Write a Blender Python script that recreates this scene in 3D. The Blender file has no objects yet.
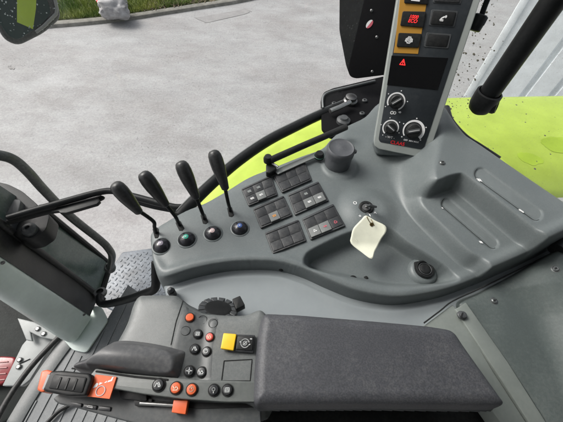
import bpy, bmesh, math, random
import numpy as np
from mathutils import Vector, Matrix
random.seed(7); rng = np.random.default_rng(7)
scene = bpy.context.scene
COL = scene.collection

# ------------------------------------------------------------------ camera, sky, sun, exposure
PITCH, ROLL, FPX = math.radians(54.5), math.radians(4.8), 320.0
CAMZ = 2.6
fw = Vector((0, math.cos(PITCH), -math.sin(PITCH)))
r0 = Vector((1, 0, 0)); u0 = Vector((0, math.sin(PITCH), math.cos(PITCH)))
rt = r0 * math.cos(ROLL) + u0 * math.sin(ROLL)
up = u0 * math.cos(ROLL) - r0 * math.sin(ROLL)
CP = Vector((0, 0, CAMZ))
cd = bpy.data.cameras.new('camera'); cam = bpy.data.objects.new('camera', cd); COL.objects.link(cam)
cd.sensor_width = 36; cd.lens = 36 * FPX / 563.0; cd.clip_start = 0.02; cd.clip_end = 500
m3 = Matrix((rt, up, -fw)).transposed(); cam.matrix_world = Matrix.Translation(CP) @ m3.to_4x4()
scene.camera = cam

SUN_EL, SUN_AZ = math.radians(46), math.radians(-68)      # azimuth from +Y towards +X
w = bpy.data.worlds.new('World'); scene.world = w; w.use_nodes = True
nt = w.node_tree; bg = nt.nodes['Background']
sky = nt.nodes.new('ShaderNodeTexSky'); sky.sky_type = 'NISHITA'; sky.sun_disc = False
sky.sun_elevation = SUN_EL; sky.sun_rotation = SUN_AZ; sky.air_density = 1.0; sky.dust_density = 6.0; sky.ozone_density = 0.6
hs = nt.nodes.new('ShaderNodeHueSaturation'); hs.inputs['Saturation'].default_value = 0.35
nt.links.new(sky.outputs[0], hs.inputs['Color']); nt.links.new(hs.outputs[0], bg.inputs[0]); bg.inputs[1].default_value = 0.13
sl = bpy.data.lights.new('sun', 'SUN'); sun = bpy.data.objects.new('sun', sl); COL.objects.link(sun)
sl.energy = 1.6; sl.angle = math.radians(25); sl.color = (1.0, 0.97, 0.93)
sd_ = Vector((math.sin(SUN_AZ) * math.cos(SUN_EL), math.cos(SUN_AZ) * math.cos(SUN_EL), math.sin(SUN_EL)))
sun.rotation_euler = sd_.to_track_quat('Z', 'Y').to_euler(); sun.location = sd_ * 20
scene.view_settings.view_transform = 'Standard'; scene.view_settings.look = 'None'
scene.view_settings.exposure = 0.35; scene.view_settings.gamma = 1
scene.cycles.max_bounces = 8; scene.cycles.transparent_max_bounces = 12

# ------------------------------------------------------------------ geometry helpers
def ray(px, py):
    return fw + rt * ((px - 281.5) / FPX) + up * ((211 - py) / FPX)
def P(px, py, z):
    d = ray(px, py); return CP + d * ((z - CAMZ) / d.z)
def D(px, py, dep):
    return CP + ray(px, py) * dep
def V(base, px, py):
    """where the sight line through (px,py) comes nearest to the vertical through base"""
    d = ray(px, py); a = d.x * d.x + d.y * d.y
    t = (d.x * (base.x - CP.x) + d.y * (base.y - CP.y)) / a
    return CP + d * t
def PLN(px, py, o, n):
    d = ray(px, py); return CP + d * ((o - CP).dot(n) / d.dot(n))

def tag(o, label=None, cat=None, group=None, kind=None):
    if label: o['label'] = label
    if cat: o['category'] = cat
    if group: o['group'] = group
    if kind: o['kind'] = kind
    return o
def thing(name, loc, label, cat, group=None):
    o = bpy.data.objects.new(name, None); o.empty_display_size = 0.02; COL.objects.link(o)
    o.location = loc; return tag(o, label, cat, group)
def link(name, me, mat, parent=None, smooth=True):
    o = bpy.data.objects.new(name, me); COL.objects.link(o)
    if mat is not None: me.materials.append(mat)
    if smooth:
        me.polygons.foreach_set('use_smooth', [True] * len(me.polygons))
    if parent is not None:
        o.parent = parent; o.matrix_parent_inverse = Matrix.Translation(root_loc(parent)).inverted()
    return o
def root_loc(p):
    return p.location.copy() if p.type == 'EMPTY' else Vector((0, 0, 0))
def bmobj(name, bm, mat, parent=None, smooth=True, sharp=35):
    bmesh.ops.recalc_face_normals(bm, faces=bm.faces)
    me = bpy.data.meshes.new(name); bm.to_mesh(me); bm.free()
    o = link(name, me, mat, parent, smooth)
    if smooth: me.set_sharp_from_angle(angle=math.radians(sharp))
    return o
def prism_bm(top, off, bevel=0.0, seg=3, bm=None, angle=40):
    """closed prism: a polygon of world points and the same polygon moved by off"""
    own = bm is None; b = bmesh.new()
    a = [b.verts.new(p) for p in top]; c = [b.verts.new(p + off) for p in top]
    b.faces.new(a); b.faces.new(list(reversed(c)))
    n = len(a)
    for i in range(n): b.faces.new((a[i], c[i], c[(i + 1) % n], a[(i + 1) % n]))
    bmesh.ops.recalc_face_normals(b, faces=b.faces)
    if bevel > 0:
        es = [e for e in b.edges if len(e.link_faces) == 2 and e.calc_face_angle(0) > math.radians(angle)]
        bmesh.ops.bevel(b, geom=es, offset=bevel, segments=seg, profile=0.5, affect='EDGES', clamp_overlap=True)
    if own: return b
    tmp = bpy.data.meshes.new('t'); b.to_mesh(tmp); b.free(); bm.from_mesh(tmp); bpy.data.meshes.remove(tmp); return bm
def rnd(pts, rr, seg=4):
    """round the corners of a 2-D pixel polygon"""
    out = []; n = len(pts)
    for i in range(n):
        p = Vector(pts[i][:2]); a = Vector(pts[i - 1][:2]); c = Vector(pts[(i + 1) % n][:2])
        da = (a - p); dc = (c - p); q = min(rr, da.length * .45, dc.length * .45)
        s = p + da.normalized() * q; e = p + dc.normalized() * q
        for k in range(seg + 1):
            t = k / seg; v = s * (1 - t) ** 2 + p * 2 * t * (1 - t) + e * t * t; out.append((v.x, v.y))
    return out
def slab(name, pts, z, th, mat, parent=None, bevel=0.002, seg=3, rr=0, smooth=True):
    if rr: pts = rnd(pts, rr)
    top = [P(x, y, z) for x, y in pts]
    return bmobj(name, prism_bm(top, Vector((0, 0, -th)), bevel, seg), mat, parent, smooth)
def catmull(pts, n=8, closed=False):
    pts = [Vector(p) for p in pts]; out = []
    m = len(pts)
    for i in range(m if closed else m - 1):
        if closed: p0, p1, p2, p3 = pts[i - 1], pts[i], pts[(i + 1) % m], pts[(i + 2) % m]
        else: p0, p1, p2, p3 = pts[max(i - 1, 0)], pts[i], pts[i + 1], pts[min(i + 2, m - 1)]
        for k in range(n):
            t = k / n
            out.append(0.5 * ((2 * p1) + (p2 - p0) * t + (2 * p0 - 5 * p1 + 4 * p2 - p3) * t * t + (3 * p1 - p0 - 3 * p2 + p3) * t ** 3))
    if not closed: out.append(pts[-1])
    return out
def tube_bm(path, rad, sides=16, bm=None, flat=1.0, cap=True, ref=None):
    b = bm or bmesh.new()
    if not hasattr(rad, '__len__'): rad = [rad] * len(path)
    rings = []; prev = None
    for i, p in enumerate(path):
        t = (path[min(i + 1, len(path) - 1)] - path[max(i - 1, 0)]).normalized()
        if prev is None:
            x = (ref or Vector((0, 0, 1))); x = (x - t * x.dot(t)); 
            if x.length < 1e-3: x = Vector((1, 0, 0)) - t * t.x
            x.normalize()
        else: x = (prev - t * prev.dot(t)).normalized()
        prev = x; y = t.cross(x)
        rings.append([b.verts.new(p + (x * math.cos(a) * flat + y * math.sin(a)) * rad[i]) for a in [2 * math.pi * k / sides for k in range(sides)]])
    for i in range(len(rings) - 1):
        for k in range(sides):
            b.faces.new((rings[i][k], rings[i][(k + 1) % sides], rings[i + 1][(k + 1) % sides], rings[i + 1][k]))
    if cap:
        b.faces.new(list(reversed(rings[0]))); b.faces.new(rings[-1])
    return b
def resamp(vals, n):
    xs = np.linspace(0, 1, n); return np.interp(xs, np.linspace(0, 1, len(vals)), vals).tolist()
def lathe_bm(o, n, prof, sides=32, bm=None, sq=1.0):
    """profile [(radius, height along n)] turned round the axis through o"""
    b = bm or bmesh.new(); n = n.normalized()
    x = Vector((1, 0, 0)) - n * n.x
    if x.length < .1: x = Vector((0, 1, 0)) - n * n.y
    x.normalize(); y = n.cross(x); rings = []
    for r, h in prof:
        if r < 1e-6: rings.append([b.verts.new(o + n * h)])
        else: rings.append([b.verts.new(o + n * h + (x * math.cos(a) + y * math.sin(a) * sq) * r) for a in [2 * math.pi * k / sides for k in range(sides)]])
    for i in range(len(rings) - 1):
        A, B = rings[i], rings[i + 1]
        for k in range(sides):
            k2 = (k + 1) % sides
            if len(A) == 1 and len(B) == 1: break
            if len(A) == 1: b.faces.new((A[0], B[k], B[k2]))
            elif len(B) == 1: b.faces.new((A[k], A[k2], B[0]))
            else: b.faces.new((A[k], A[k2], B[k2], B[k]))
    return b
UPV = Vector((0, 0, 1))
def text_on(name, s, o, xd, n, size, mat, parent, th=0.0004, shear=0):
    """raised lettering: o = centre, xd = reading direction, n = outward normal"""
    cu = bpy.data.curves.new(name, 'FONT'); cu.body = s; cu.size = size; cu.align_x = 'CENTER'; cu.align_y = 'CENTER'
    cu.extrude = th / 2; cu.offset = size * 0.012; cu.shear = shear
    t = bpy.data.objects.new(name, cu); COL.objects.link(t)
    dg = bpy.context.evaluated_depsgraph_get(); dg.update()
    me = bpy.data.meshes.new_from_object(t.evaluated_get(dg)); bpy.data.objects.remove(t); 
    xd = (xd - n * xd.dot(n)).normalized(); yd = n.cross(xd)
    M = Matrix((xd, yd, n)).transposed().to_4x4(); M.translation = o + n * th
    me.transform(M); me.name = name; me.materials.clear()
    return link(name, me, mat, parent, False)
def strokes(name, segs, frame, wd, mat, parent, th=0.0005, join=None):
    """little printed symbol from polylines in a local frame (origin, xdir, ydir, normal)"""
    o, xd, yd, n = frame; b = bmesh.new()
    for pl in segs:
        pts = [o + xd * p[0] + yd * p[1] + n * th for p in pl]
        for a, c in zip(pts[:-1], pts[1:]):
            t = (c - a).normalized(); s = n.cross(t) * wd / 2
            a2 = a - t * wd * .3; c2 = c + t * wd * .3
            b.faces.new([b.verts.new(v) for v in (a2 - s, c2 - s, c2 + s, a2 + s)])
    bmesh.ops.recalc_face_normals(b, faces=b.faces)
    g = bmesh.ops.extrude_face_region(b, geom=b.faces[:])
    bmesh.ops.translate(b, verts=[v for v in g['geom'] if isinstance(v, bmesh.types.BMVert)], vec=n * 0.0003)
    return bmobj(name, b, mat, parent, False)
def circ(cx, cy, r, n=18, a0=0, a1=360):
    return [(cx + r * math.cos(math.radians(a0 + (a1 - a0) * k / n)), cy + r * math.sin(math.radians(a0 + (a1 - a0) * k / n))) for k in range(n + 1)]

from mathutils.bvhtree import BVHTree
_bvh = {}
def on(obj, px, py):
    """point and normal where the sight line meets a built mesh"""
    if obj.name not in _bvh:
        me = obj.data; _bvh[obj.name] = BVHTree.FromPolygons([v.co.copy() for v in me.vertices], [list(p.vertices) for p in me.polygons])
    h = _bvh[obj.name].ray_cast(CP, ray(px, py).normalized())
    if h[0] is None: return P(px, py, ZC), UPV.copy()
    n = h[1] if h[1].dot(CP - h[0]) > 0 else -h[1]
    return h[0], n
# ---- height fields for moulded plastic
def sdf(poly, X, Y):
    """signed distance (positive inside) to a closed polygon given as Nx2"""
    q = np.asarray(poly); d = np.full(X.shape, 1e9); ins = np.zeros(X.shape, bool)
    n = len(q)
    for i in range(n):
        ax, ay = q[i]; bx, by = q[(i + 1) % n]
        ex, ey = bx - ax, by - ay; L = ex * ex + ey * ey + 1e-12
        t = np.clip(((X - ax) * ex + (Y - ay) * ey) / L, 0, 1)
        d = np.minimum(d, (X - ax - t * ex) ** 2 + (Y - ay - t * ey) ** 2)
        c = ((ay > Y) != (by > Y))
        with np.errstate(divide='ignore', invalid='ignore'):
            xi = (bx - ax) * (Y - ay) / (by - ay + 1e-15) + ax
        ins ^= (c & (X < xi))
    d = np.sqrt(d); return np.where(ins, d, -d)
def wpoly(pts, z, n=9, smooth=True):
    q = [P(x, y, z) for x, y in pts]
    if smooth: q = catmull(q, n, True)
    return [(v.x, v.y) for v in q]
def sstep(t):
    t = np.clip(t, 0, 1); return t * t * (3 - 2 * t)
def feature(H, X, Y, outer, inner, dz, shape=None):
    """add dz inside inner, nothing outside outer, smooth wall between them"""
    a = sdf(outer, X, Y); b = sdf(inner, X, Y)
    t = np.where(b >= 0, 1.0, np.where(a <= 0, 0.0, a / (a - b + 1e-9)))
    return H + dz * sstep(t)
def hf_mesh(name, func, bounds, step, mat, parent, cut=None, skirt=None):
    x0, x1, y0, y1 = bounds
    nx = int((x1 - x0) / step) + 1; ny = int((y1 - y0) / step) + 1
    xs = np.linspace(x0, x1, nx); ys = np.linspace(y0, y1, ny); X, Y = np.meshgrid(xs, ys)
    Z = func(X, Y)
    for _ in range(2):
        Zp = np.pad(Z, 1, mode='edge'); Z = (Zp[:-2, 1:-1] + 2 * Z + Zp[2:, 1:-1]) / 4
        Zp = np.pad(Z, 1, mode='edge'); Z = (Zp[1:-1, :-2] + 2 * Z + Zp[1:-1, 2:]) / 4
    idx = np.arange(nx * ny).reshape(ny, nx)
    keep = np.ones((ny - 1, nx - 1), bool)
    if cut is not None:
        c = cut(X, Y); keep = (c[:-1, :-1] | c[1:, :-1] | c[:-1, 1:] | c[1:, 1:])
    F = np.stack([idx[:-1, :-1], idx[:-1, 1:], idx[1:, 1:], idx[1:, :-1]], -1)[keep]
    used = np.unique(F); remap = np.full(nx * ny, -1); remap[used] = np.arange(len(used)); F = remap[F]
    co = np.stack([X.ravel(), Y.ravel(), Z.ravel()], -1)[used]
    me = bpy.data.meshes.new(name)
    me.vertices.add(len(co)); me.vertices.foreach_set('co', co.ravel())
    me.loops.add(F.size); me.loops.foreach_set('vertex_index', F.ravel().astype(np.int32))
    me.polygons.add(len(F)); me.polygons.foreach_set('loop_start', np.arange(0, F.size, 4, dtype=np.int32))
    me.polygons.foreach_set('loop_total', np.full(len(F), 4, dtype=np.int32))
    me.update(); me.validate()
    return link(name, me, mat, parent, True)

# ------------------------------------------------------------------ materials
def new_mat(name):
    m = bpy.data.materials.new(name); m.use_nodes = True; n = m.node_tree
    return m, n, n.nodes['Principled BSDF'], n.nodes.new
def plastic(name, col, rough=0.5, grain=900, gs=0.15, dust=0.12, dustcol=(0.42, 0.41, 0.38), mott=0.12, spec=0.5, scr=0.0, speck=0.0):
    m, n, b, N = new_mat(name); L = n.links.new
    tc = N('ShaderNodeTexCoord'); geo = N('ShaderNodeNewGeometry')
    n1 = N('ShaderNodeTexNoise'); n1.inputs['Scale'].default_value = 9; n1.inputs['Detail'].default_value = 6; n1.inputs['Roughness'].default_value = .65
    n2 = N('ShaderNodeTexNoise'); n2.inputs['Scale'].default_value = 170; n2.inputs['Detail'].default_value = 4
    n3 = N('ShaderNodeTexNoise'); n3.inputs['Scale'].default_value = grain; n3.inputs['Detail'].default_value = 2
    for q in (n1, n2, n3): L(geo.outputs['Position'], q.inputs['Vector'])
    # colour: slight mottling + dust lying in patches
    r1 = N('ShaderNodeMapRange'); r1.inputs[1].default_value = .35; r1.inputs[2].default_value = .7; r1.inputs[3].default_value = 1 - mott; r1.inputs[4].default_value = 1 + mott
    L(n1.outputs[0], r1.inputs[0])
    mul = N('ShaderNodeMix'); mul.data_type = 'RGBA'; mul.blend_type = 'MULTIPLY'; mul.inputs[0].default_value = 1
    mul.inputs[6].default_value = (*col, 1); L(r1.outputs[0], mul.inputs[7])
    mx = N('ShaderNodeMath'); mx.operation = 'MULTIPLY'; L(n1.outputs[0], mx.inputs[0]); L(n2.outputs[0], mx.inputs[1])
    r2 = N('ShaderNodeMapRange'); r2.inputs[1].default_value = .2; r2.inputs[2].default_value = .42; r2.inputs[3].default_value = dust * .25; r2.inputs[4].default_value = dust
    L(mx.outputs[0], r2.inputs[0])
    dm = N('ShaderNodeMix'); dm.data_type = 'RGBA'; L(r2.outputs[0], dm.inputs[0]); L(mul.outputs[2], dm.inputs[6]); dm.inputs[7].default_value = (*dustcol, 1)
    last = dm.outputs[2]
    if speck > 0:
        n4 = N('ShaderNodeTexNoise'); n4.inputs['Scale'].default_value = 420; n4.inputs['Detail'].default_value = 1; L(geo.outputs['Position'], n4.inputs['Vector'])
        r4 = N('ShaderNodeMapRange'); r4.inputs[1].default_value = .38; r4.inputs[2].default_value = .62; r4.inputs[3].default_value = 1 - speck; r4.inputs[4].default_value = 1 + speck
        L(n4.outputs[0], r4.inputs[0]); s4 = N('ShaderNodeMix'); s4.data_type = 'RGBA'; s4.blend_type = 'MULTIPLY'; s4.inputs[0].default_value = 1
        L(last, s4.inputs[6]); L(r4.outputs[0], s4.inputs[7]); last = s4.outputs[2]
    L(last, b.inputs['Base Color'])
    r3 = N('ShaderNodeMapRange'); r3.inputs[3].default_value = max(rough - .1, .05); r3.inputs[4].default_value = rough + .12
    L(n2.outputs[0], r3.inputs[0]); L(r3.outputs[0], b.inputs['Roughness'])
    b.inputs['Specular IOR Level'].default_value = spec
    bp = N('ShaderNodeBump'); bp.inputs['Strength'].default_value = gs; bp.inputs['Distance'].default_value = 0.001
    L(n3.outputs[0], bp.inputs['Height'])
    if scr > 0:
        wv = N('ShaderNodeTexNoise'); wv.inputs['Scale'].default_value = 60; wv.inputs['Detail'].default_value = 8; mp = N('ShaderNodeMapping')
        mp.inputs['Scale'].default_value = (1, .06, 1); mp.inputs['Rotation'].default_value = (0, 0, .7); L(geo.outputs['Position'], mp.inputs[0]); L(mp.outputs[0], wv.inputs['Vector'])
        b2 = N('ShaderNodeBump'); b2.inputs['Strength'].default_value = scr; b2.inputs['Distance'].default_value = .002; L(wv.outputs[0], b2.inputs['Height']); L(b2.outputs[0], bp.inputs['Normal'])
    L(bp.outputs[0], b.inputs['Normal'])
    return m
def flatm(name, col, rough=.5, metal=0, emit=0, spec=.5):
    m, n, b, N = new_mat(name)
    b.inputs['Base Color'].default_value = (*col, 1); b.inputs['Roughness'].default_value = rough; b.inputs['Metallic'].default_value = metal
    b.inputs['Specular IOR Level'].default_value = spec
    g = N('ShaderNodeNewGeometry'); t = N('ShaderNodeTexNoise'); t.inputs['Scale'].default_value = 120; t.inputs['Detail'].default_value = 3
    n.links.new(g.outputs['Position'], t.inputs['Vector'])
    r = N('ShaderNodeMapRange'); r.inputs[3].default_value = max(rough - .1, .03); r.inputs[4].default_value = min(rough + .15, 1)
    n.links.new(t.outputs[0], r.inputs[0]); n.links.new(r.outputs[0], b.inputs['Roughness'])
    if emit:
        b.inputs['Emission Color'].default_value = (*col, 1); b.inputs['Emission Strength'].default_value = emit
    return m

M_con = plastic('console_grey_plastic', (0.128, 0.148, 0.152), .40, 850, .22, .09, mott=.05, speck=.05)
M_side = plastic('side_panel_plastic', (0.080, 0.100, 0.098), .40, 850, .2, .12, speck=.05)
M_trim = plastic('trim_strip_plastic', (0.20, 0.225, 0.21), .5, 900, .1, .1)
M_pod = plastic('pod_grey_plastic', (0.118, 0.130, 0.131), .42, 900, .18, .14, speck=.05)
M_podd = plastic('pod_dark_plastic', (0.055, 0.062, 0.066), .45, 900, .12, .12)
M_strip = plastic('pod_strip_plastic', (0.11, 0.122, 0.118), .42, 900, .12, .1)
M_rest = plastic('hand_rest_rubber', (0.066, 0.069, 0.075), .42, 900, .15, .16)
M_arm = plastic('armrest_vinyl', (0.055, 0.058, 0.068), .50, 1100, .3, .10, mott=.08, speck=.16)
M_blk = plastic('black_plastic', (0.010, 0.011, 0.012), .42, 900, .1, .04, spec=.3)
M_blkm = plastic('black_paint', (0.007, 0.008, 0.009), .42, 300, .08, .02, spec=.25)
M_sw = plastic('switch_plastic', (0.022, 0.024, 0.028), .4, 900, .1, .12)
M_swl = plastic('switch_grey_plastic', (0.15, 0.16, 0.16), .45, 900, .1, .2)  # paler grey for some lower rocker ends
M_dgrey = plastic('dark_grey_plastic', (0.05, 0.055, 0.06), .45, 900, .1, .1)
M_cup = plastic('cup_plastic', (0.075, 0.08, 0.09), .4, 900, .12, .1)
M_pillar = plastic('pillar_plastic', (0.68, 0.77, 0.73), .38, 500, .08, .08)
M_frame = flatm('silver_frame', (0.42, 0.45, 0.43), .35, .3)
M_face = plastic('panel_face', (0.020, 0.025, 0.030), .35, 900, .05, .03)
M_scr = flatm('display_glass', (0.006, 0.006, 0.007), .12)
M_amber = flatm('amber_panel', (0.50, 0.25, 0.03), .5)
M_white = flatm('white_print', (0.85, 0.85, 0.85), .6)
M_redp = flatm('red_print', (0.75, 0.02, 0.03), .5)
M_redl = flatm('red_lamp', (0.9, 0.03, 0.03), .5, emit=.9)
M_org = plastic('orange_plastic', (0.72, 0.12, 0.03), .38, 900, .05, .06)
M_red = plastic('red_button', (0.62, 0.07, 0.05), .38, 900, .05, .08)
M_yel = plastic('yellow_plastic', (0.85, 0.52, 0.01), .38, 900, .05, .05)
M_steel = flatm('steel', (0.55, 0.55, 0.54), .3, 1)
M_dsteel = flatm('dark_steel', (0.2, 0.2, 0.2), .4, 1)
M_paper = plastic('tag_paper', (0.84, 0.85, 0.70), .8, 300, .1, .1, dustcol=(.6, .55, .4))
M_brass = flatm('brass_eyelet', (0.18, 0.13, 0.05), .4, .8)
M_seam = flatm('seam_dark', (0.012, 0.013, 0.013), .8)
M_pink = flatm('pink_print', (0.6, 0.12, 0.16), .5)
M_ora_i = flatm('amber_print', (0.85, 0.35, 0.05), .5)

# ================================================================== OUTSIDE
# ---- road, verge, kerb
def road_material():
    m, n, b, N = new_mat('road_asphalt'); L = n.links.new
    g = N('ShaderNodeNewGeometry')
    def noise(sc, det, rough=.6, stretch=None, rot=0):
        t = N('ShaderNodeTexNoise'); t.inputs['Scale'].default_value = sc; t.inputs['Detail'].default_value = det; t.inputs['Roughness'].default_value = rough
        mp = N('ShaderNodeMapping'); mp.inputs['Rotation'].default_value = (0, 0, rot)
        if stretch: mp.inputs['Scale'].default_value = stretch
        L(g.outputs['Position'], mp.inputs[0]); L(mp.outputs[0], t.inputs['Vector']); return t.outputs[0]
    def rng_(src, a, b_, c, d):
        r = N('ShaderNodeMapRange'); r.inputs[1].default_value = a; r.inputs[2].default_value = b_; r.inputs[3].default_value = c; r.inputs[4].default_value = d
        L(src, r.inputs[0]); return r.outputs[0]
    def mult(c1, v):
        x = N('ShaderNodeMix'); x.data_type = 'RGBA'; x.blend_type = 'MULTIPLY'; x.inputs[0].default_value = 1; L(c1, x.inputs[6]); L(v, x.inputs[7]); return x.outputs[2]
    big = noise(1.1, 7, .72, (.7, 1, 1), -.55)
    cr = N('ShaderNodeValToRGB'); L(big, cr.inputs[0])
    cr.color_ramp.elements[0].position = .3; cr.color_ramp.elements[0].color = (.32, .305, .30, 1)
    cr.color_ramp.elements[1].position = .7; cr.color_ramp.elements[1].color = (.45, .455, .46, 1)
    c = cr.outputs[0]
    streak = noise(3.4, 9, .75, (.45, 1, 1), -.62)
    c = mult(c, rng_(streak, .36, .64, .84, 1.07))
    fine = noise(38, 6, .8)
    c = mult(c, rng_(fine, .35, .65, .80, 1.13))
    grit = noise(230, 3, .7)
    c = mult(c, rng_(grit, .35, .6, .78, 1.12))
    # scattered dark damp marks
    sp = noise(7, 5, .75); c = mult(c, rng_(sp, .28, .40, .72, 1.0))
    L(c, b.inputs['Base Color'])
    L(rng_(big, .3, .7, .75, .5), b.inputs['Roughness'])
    bp = N('ShaderNodeBump'); bp.inputs['Strength'].default_value = .5; bp.inputs['Distance'].default_value = .006; L(fine, bp.inputs['Height']); L(bp.outputs[0], b.inputs['Normal'])
    return m
M_road = road_material()
bm = bmesh.new()
q = [Vector((-60, -20, 0)), Vector((60, -20, 0)), Vector((60, 100, 0)), Vector((-60, 100, 0))]
bm.faces.new([bm.verts.new(v) for v in q]); bmesh.ops.subdivide_edges(bm, edges=bm.edges[:], cuts=20, use_grid_fill=True)
tag(bmobj('road', bm, M_road, None, False), kind='structure')
M_patch = plastic('asphalt_patch', (.30, .292, .29), .7, 90, .1, .2, dustcol=(.4, .4, .4))
def road_patch(pts, rr=2):
    p = [P(x, y, .004) for x, y in rnd(pts, rr)]
    random.seed(len(pts)); p = [v + Vector((random.uniform(-.03, .03), random.uniform(-.03, .03), 0)) for v in p]
    b = bmesh.new(); b.faces.new([b.verts.new(v) for v in p]); tag(bmobj('road_patch', b, M_patch, None, False), kind='structure')
road_patch([(193, 18), (244, 8), (252, 11), (247, 14), (206, 22)])

kp = [P(x, y, 0) for x, y in [(-40, 30), (20, 30), (60, 27), (95, 24), (130, 20), (165, 14.5), (200, 9), (235, 3.5), (262, -2), (330, -16)]]
kpath = catmull(kp, 8)
M_kerb = plastic('kerb_stone', (.22, .21, .18), .8, 60, .8, .4, mott=.3)
b = bmesh.new(); prev = None
for i, p in enumerate(kpath):
    t = (kpath[min(i + 1, len(kpath) - 1)] - kpath[max(i - 1, 0)]).normalized(); nn = Vector((-t.y, t.x, 0))
    pr = [(-.03, -.05), (0, .045), (.02, .055), (.10, .055), (.13, .03), (.13, -.05)]
    ring = [b.verts.new(p + nn * a + Vector((0, 0, h))) for a, h in pr]
    if prev:
        for k in range(5): b.faces.new((prev[k], prev[k + 1], ring[k + 1], ring[k]))
    prev = ring
tag(bmobj('kerb', b, M_kerb, None), kind='structure')
# soil sheet and blades of the verge
M_soil = plastic('verge_soil', (.10, .13, .045), .9, 60, 1, .3, dustcol=(.25, .2, .12), mott=.3)
edge = [p + Vector((0, .14, 0)) for p in kpath]
b = bmesh.new(); far = [Vector((p.x * 1.0, p.y + 14, .3)) for p in edge]
A = [b.verts.new(p + Vector((0, 0, .045))) for p in edge]; B = [b.verts.new(p) for p in far]
for i in range(len(A) - 1): b.faces.new((A[i], A[i + 1], B[i + 1], B[i]))
tag(bmobj('grass_verge', b, M_soil, None), kind='structure')
def leaf_material():
    m, n, b, N = new_mat('grass_blades'); L = n.links.new
    g = N('ShaderNodeNewGeometry'); t = N('ShaderNodeTexNoise'); t.inputs['Scale'].default_value = 2.2; t.inputs['Detail'].default_value = 5
    L(g.outputs['Position'], t.inputs['Vector']); cr = N('ShaderNodeValToRGB'); e = cr.color_ramp.elements
    e[0].position = .35; e[0].color = (.10, .19, .02, 1); e[1].position = .68; e[1].color = (.33, .36, .08, 1)
    L(t.outputs[0], cr.inputs[0]); L(cr.outputs[0], b.inputs['Base Color']); b.inputs['Roughness'].default_value = .6
    return m
bp_, fc_ = [], []
N_BL = 42000
ex = np.array([[p.x, p.y] for p in edge]); o_ = np.argsort(ex[:, 0])
bx = np.where(rng.random(N_BL) < .8, rng.uniform(-5.2, -1.9, N_BL), rng.uniform(-1.9, 3.0, N_BL)); by = np.interp(bx, ex[o_, 0], ex[o_, 1]) + .01 + rng.uniform(0, 1, N_BL) ** 1.3 * 3.6
hgt = rng.uniform(.03, .09, N_BL); an = rng.uniform(0, 6.28, N_BL); ln = rng.uniform(-.05, .05, (N_BL, 2)); wd = rng.uniform(.004, .009, N_BL)
z0 = .05 + (by - np.interp(bx, ex[o_, 0], ex[o_, 1])) * .015
co = np.zeros((N_BL, 3, 3)); co[:, 0] = np.stack([bx - np.cos(an) * wd, by - np.sin(an) * wd, z0], -1); co[:, 1] = np.stack([bx + np.cos(an) * wd, by + np.sin(an) * wd, z0], -1)
co[:, 2] = np.stack([bx + ln[:, 0], by + ln[:, 1], z0 + hgt], -1)
me = bpy.data.meshes.new('grass'); me.from_pydata(co.reshape(-1, 3).tolist(), [], np.arange(N_BL * 3).reshape(-1, 3).tolist())
tag(link('grass', me, leaf_material(), None, False), kind='stuff')
M_stem = plastic('dry_stalks', (.16, .12, .06), .8, 60, .3, .2, mott=.4)
N2 = 9000; bx = rng.uniform(-2.6, 3.5, N2); by = np.interp(bx, ex[o_, 0], ex[o_, 1]) + .01 + rng.uniform(0, 1, N2) ** 1.5 * 2.6
an = rng.uniform(0, 6.28, N2); L_ = rng.uniform(.03, .08, N2); zz = .055 + (by - np.interp(bx, ex[o_, 0], ex[o_, 1])) * .015
co = np.zeros((N2, 3, 3)); dx, dy = np.cos(an), np.sin(an)
co[:, 0] = np.stack([bx - dx * L_ - dy * .008, by - dy * L_ + dx * .008, zz], -1); co[:, 1] = np.stack([bx - dx * L_ + dy * .008, by - dy * L_ - dx * .008, zz + .01], -1); co[:, 2] = np.stack([bx + dx * L_, by + dy * L_, zz + rng.uniform(.01, .05, N2)], -1)
me = bpy.data.meshes.new('leaf_litter'); me.from_pydata(co.reshape(-1, 3).tolist(), [], np.arange(N2 * 3).reshape(-1, 3).tolist())
tag(link('leaf_litter', me, M_stem, None, False), kind='stuff')
# cracks and dark scuffs in the asphalt
M_crack = plastic('road_crack', (.31, .30, .295), .8, 90, .1, .2)
random.seed(5)
for pl, wd in [([(8, 66), (14, 69)], .07)]:
    pp = catmull([P(x, y, .005) for x, y in pl], 8); b = bmesh.new(); prev = None
    for i, p in enumerate(pp):
        t = (pp[min(i + 1, len(pp) - 1)] - pp[max(i - 1, 0)]).normalized(); n = Vector((-t.y, t.x, 0)); w_ = wd * random.uniform(.15, 1) * (0.1 if i in (0, len(pp) - 1) else 1); j = Vector((random.uniform(-.01, .01), random.uniform(-.01, .01), 0))
        r_ = (b.verts.new(p + j + n * w_ / 2), b.verts.new(p + j - n * w_ / 2))
        if prev: b.faces.new((prev[0], prev[1], r_[1], r_[0]))
        prev = r_
    tag(bmobj('road_crack', b, M_crack, None, False), kind='structure')
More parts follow.
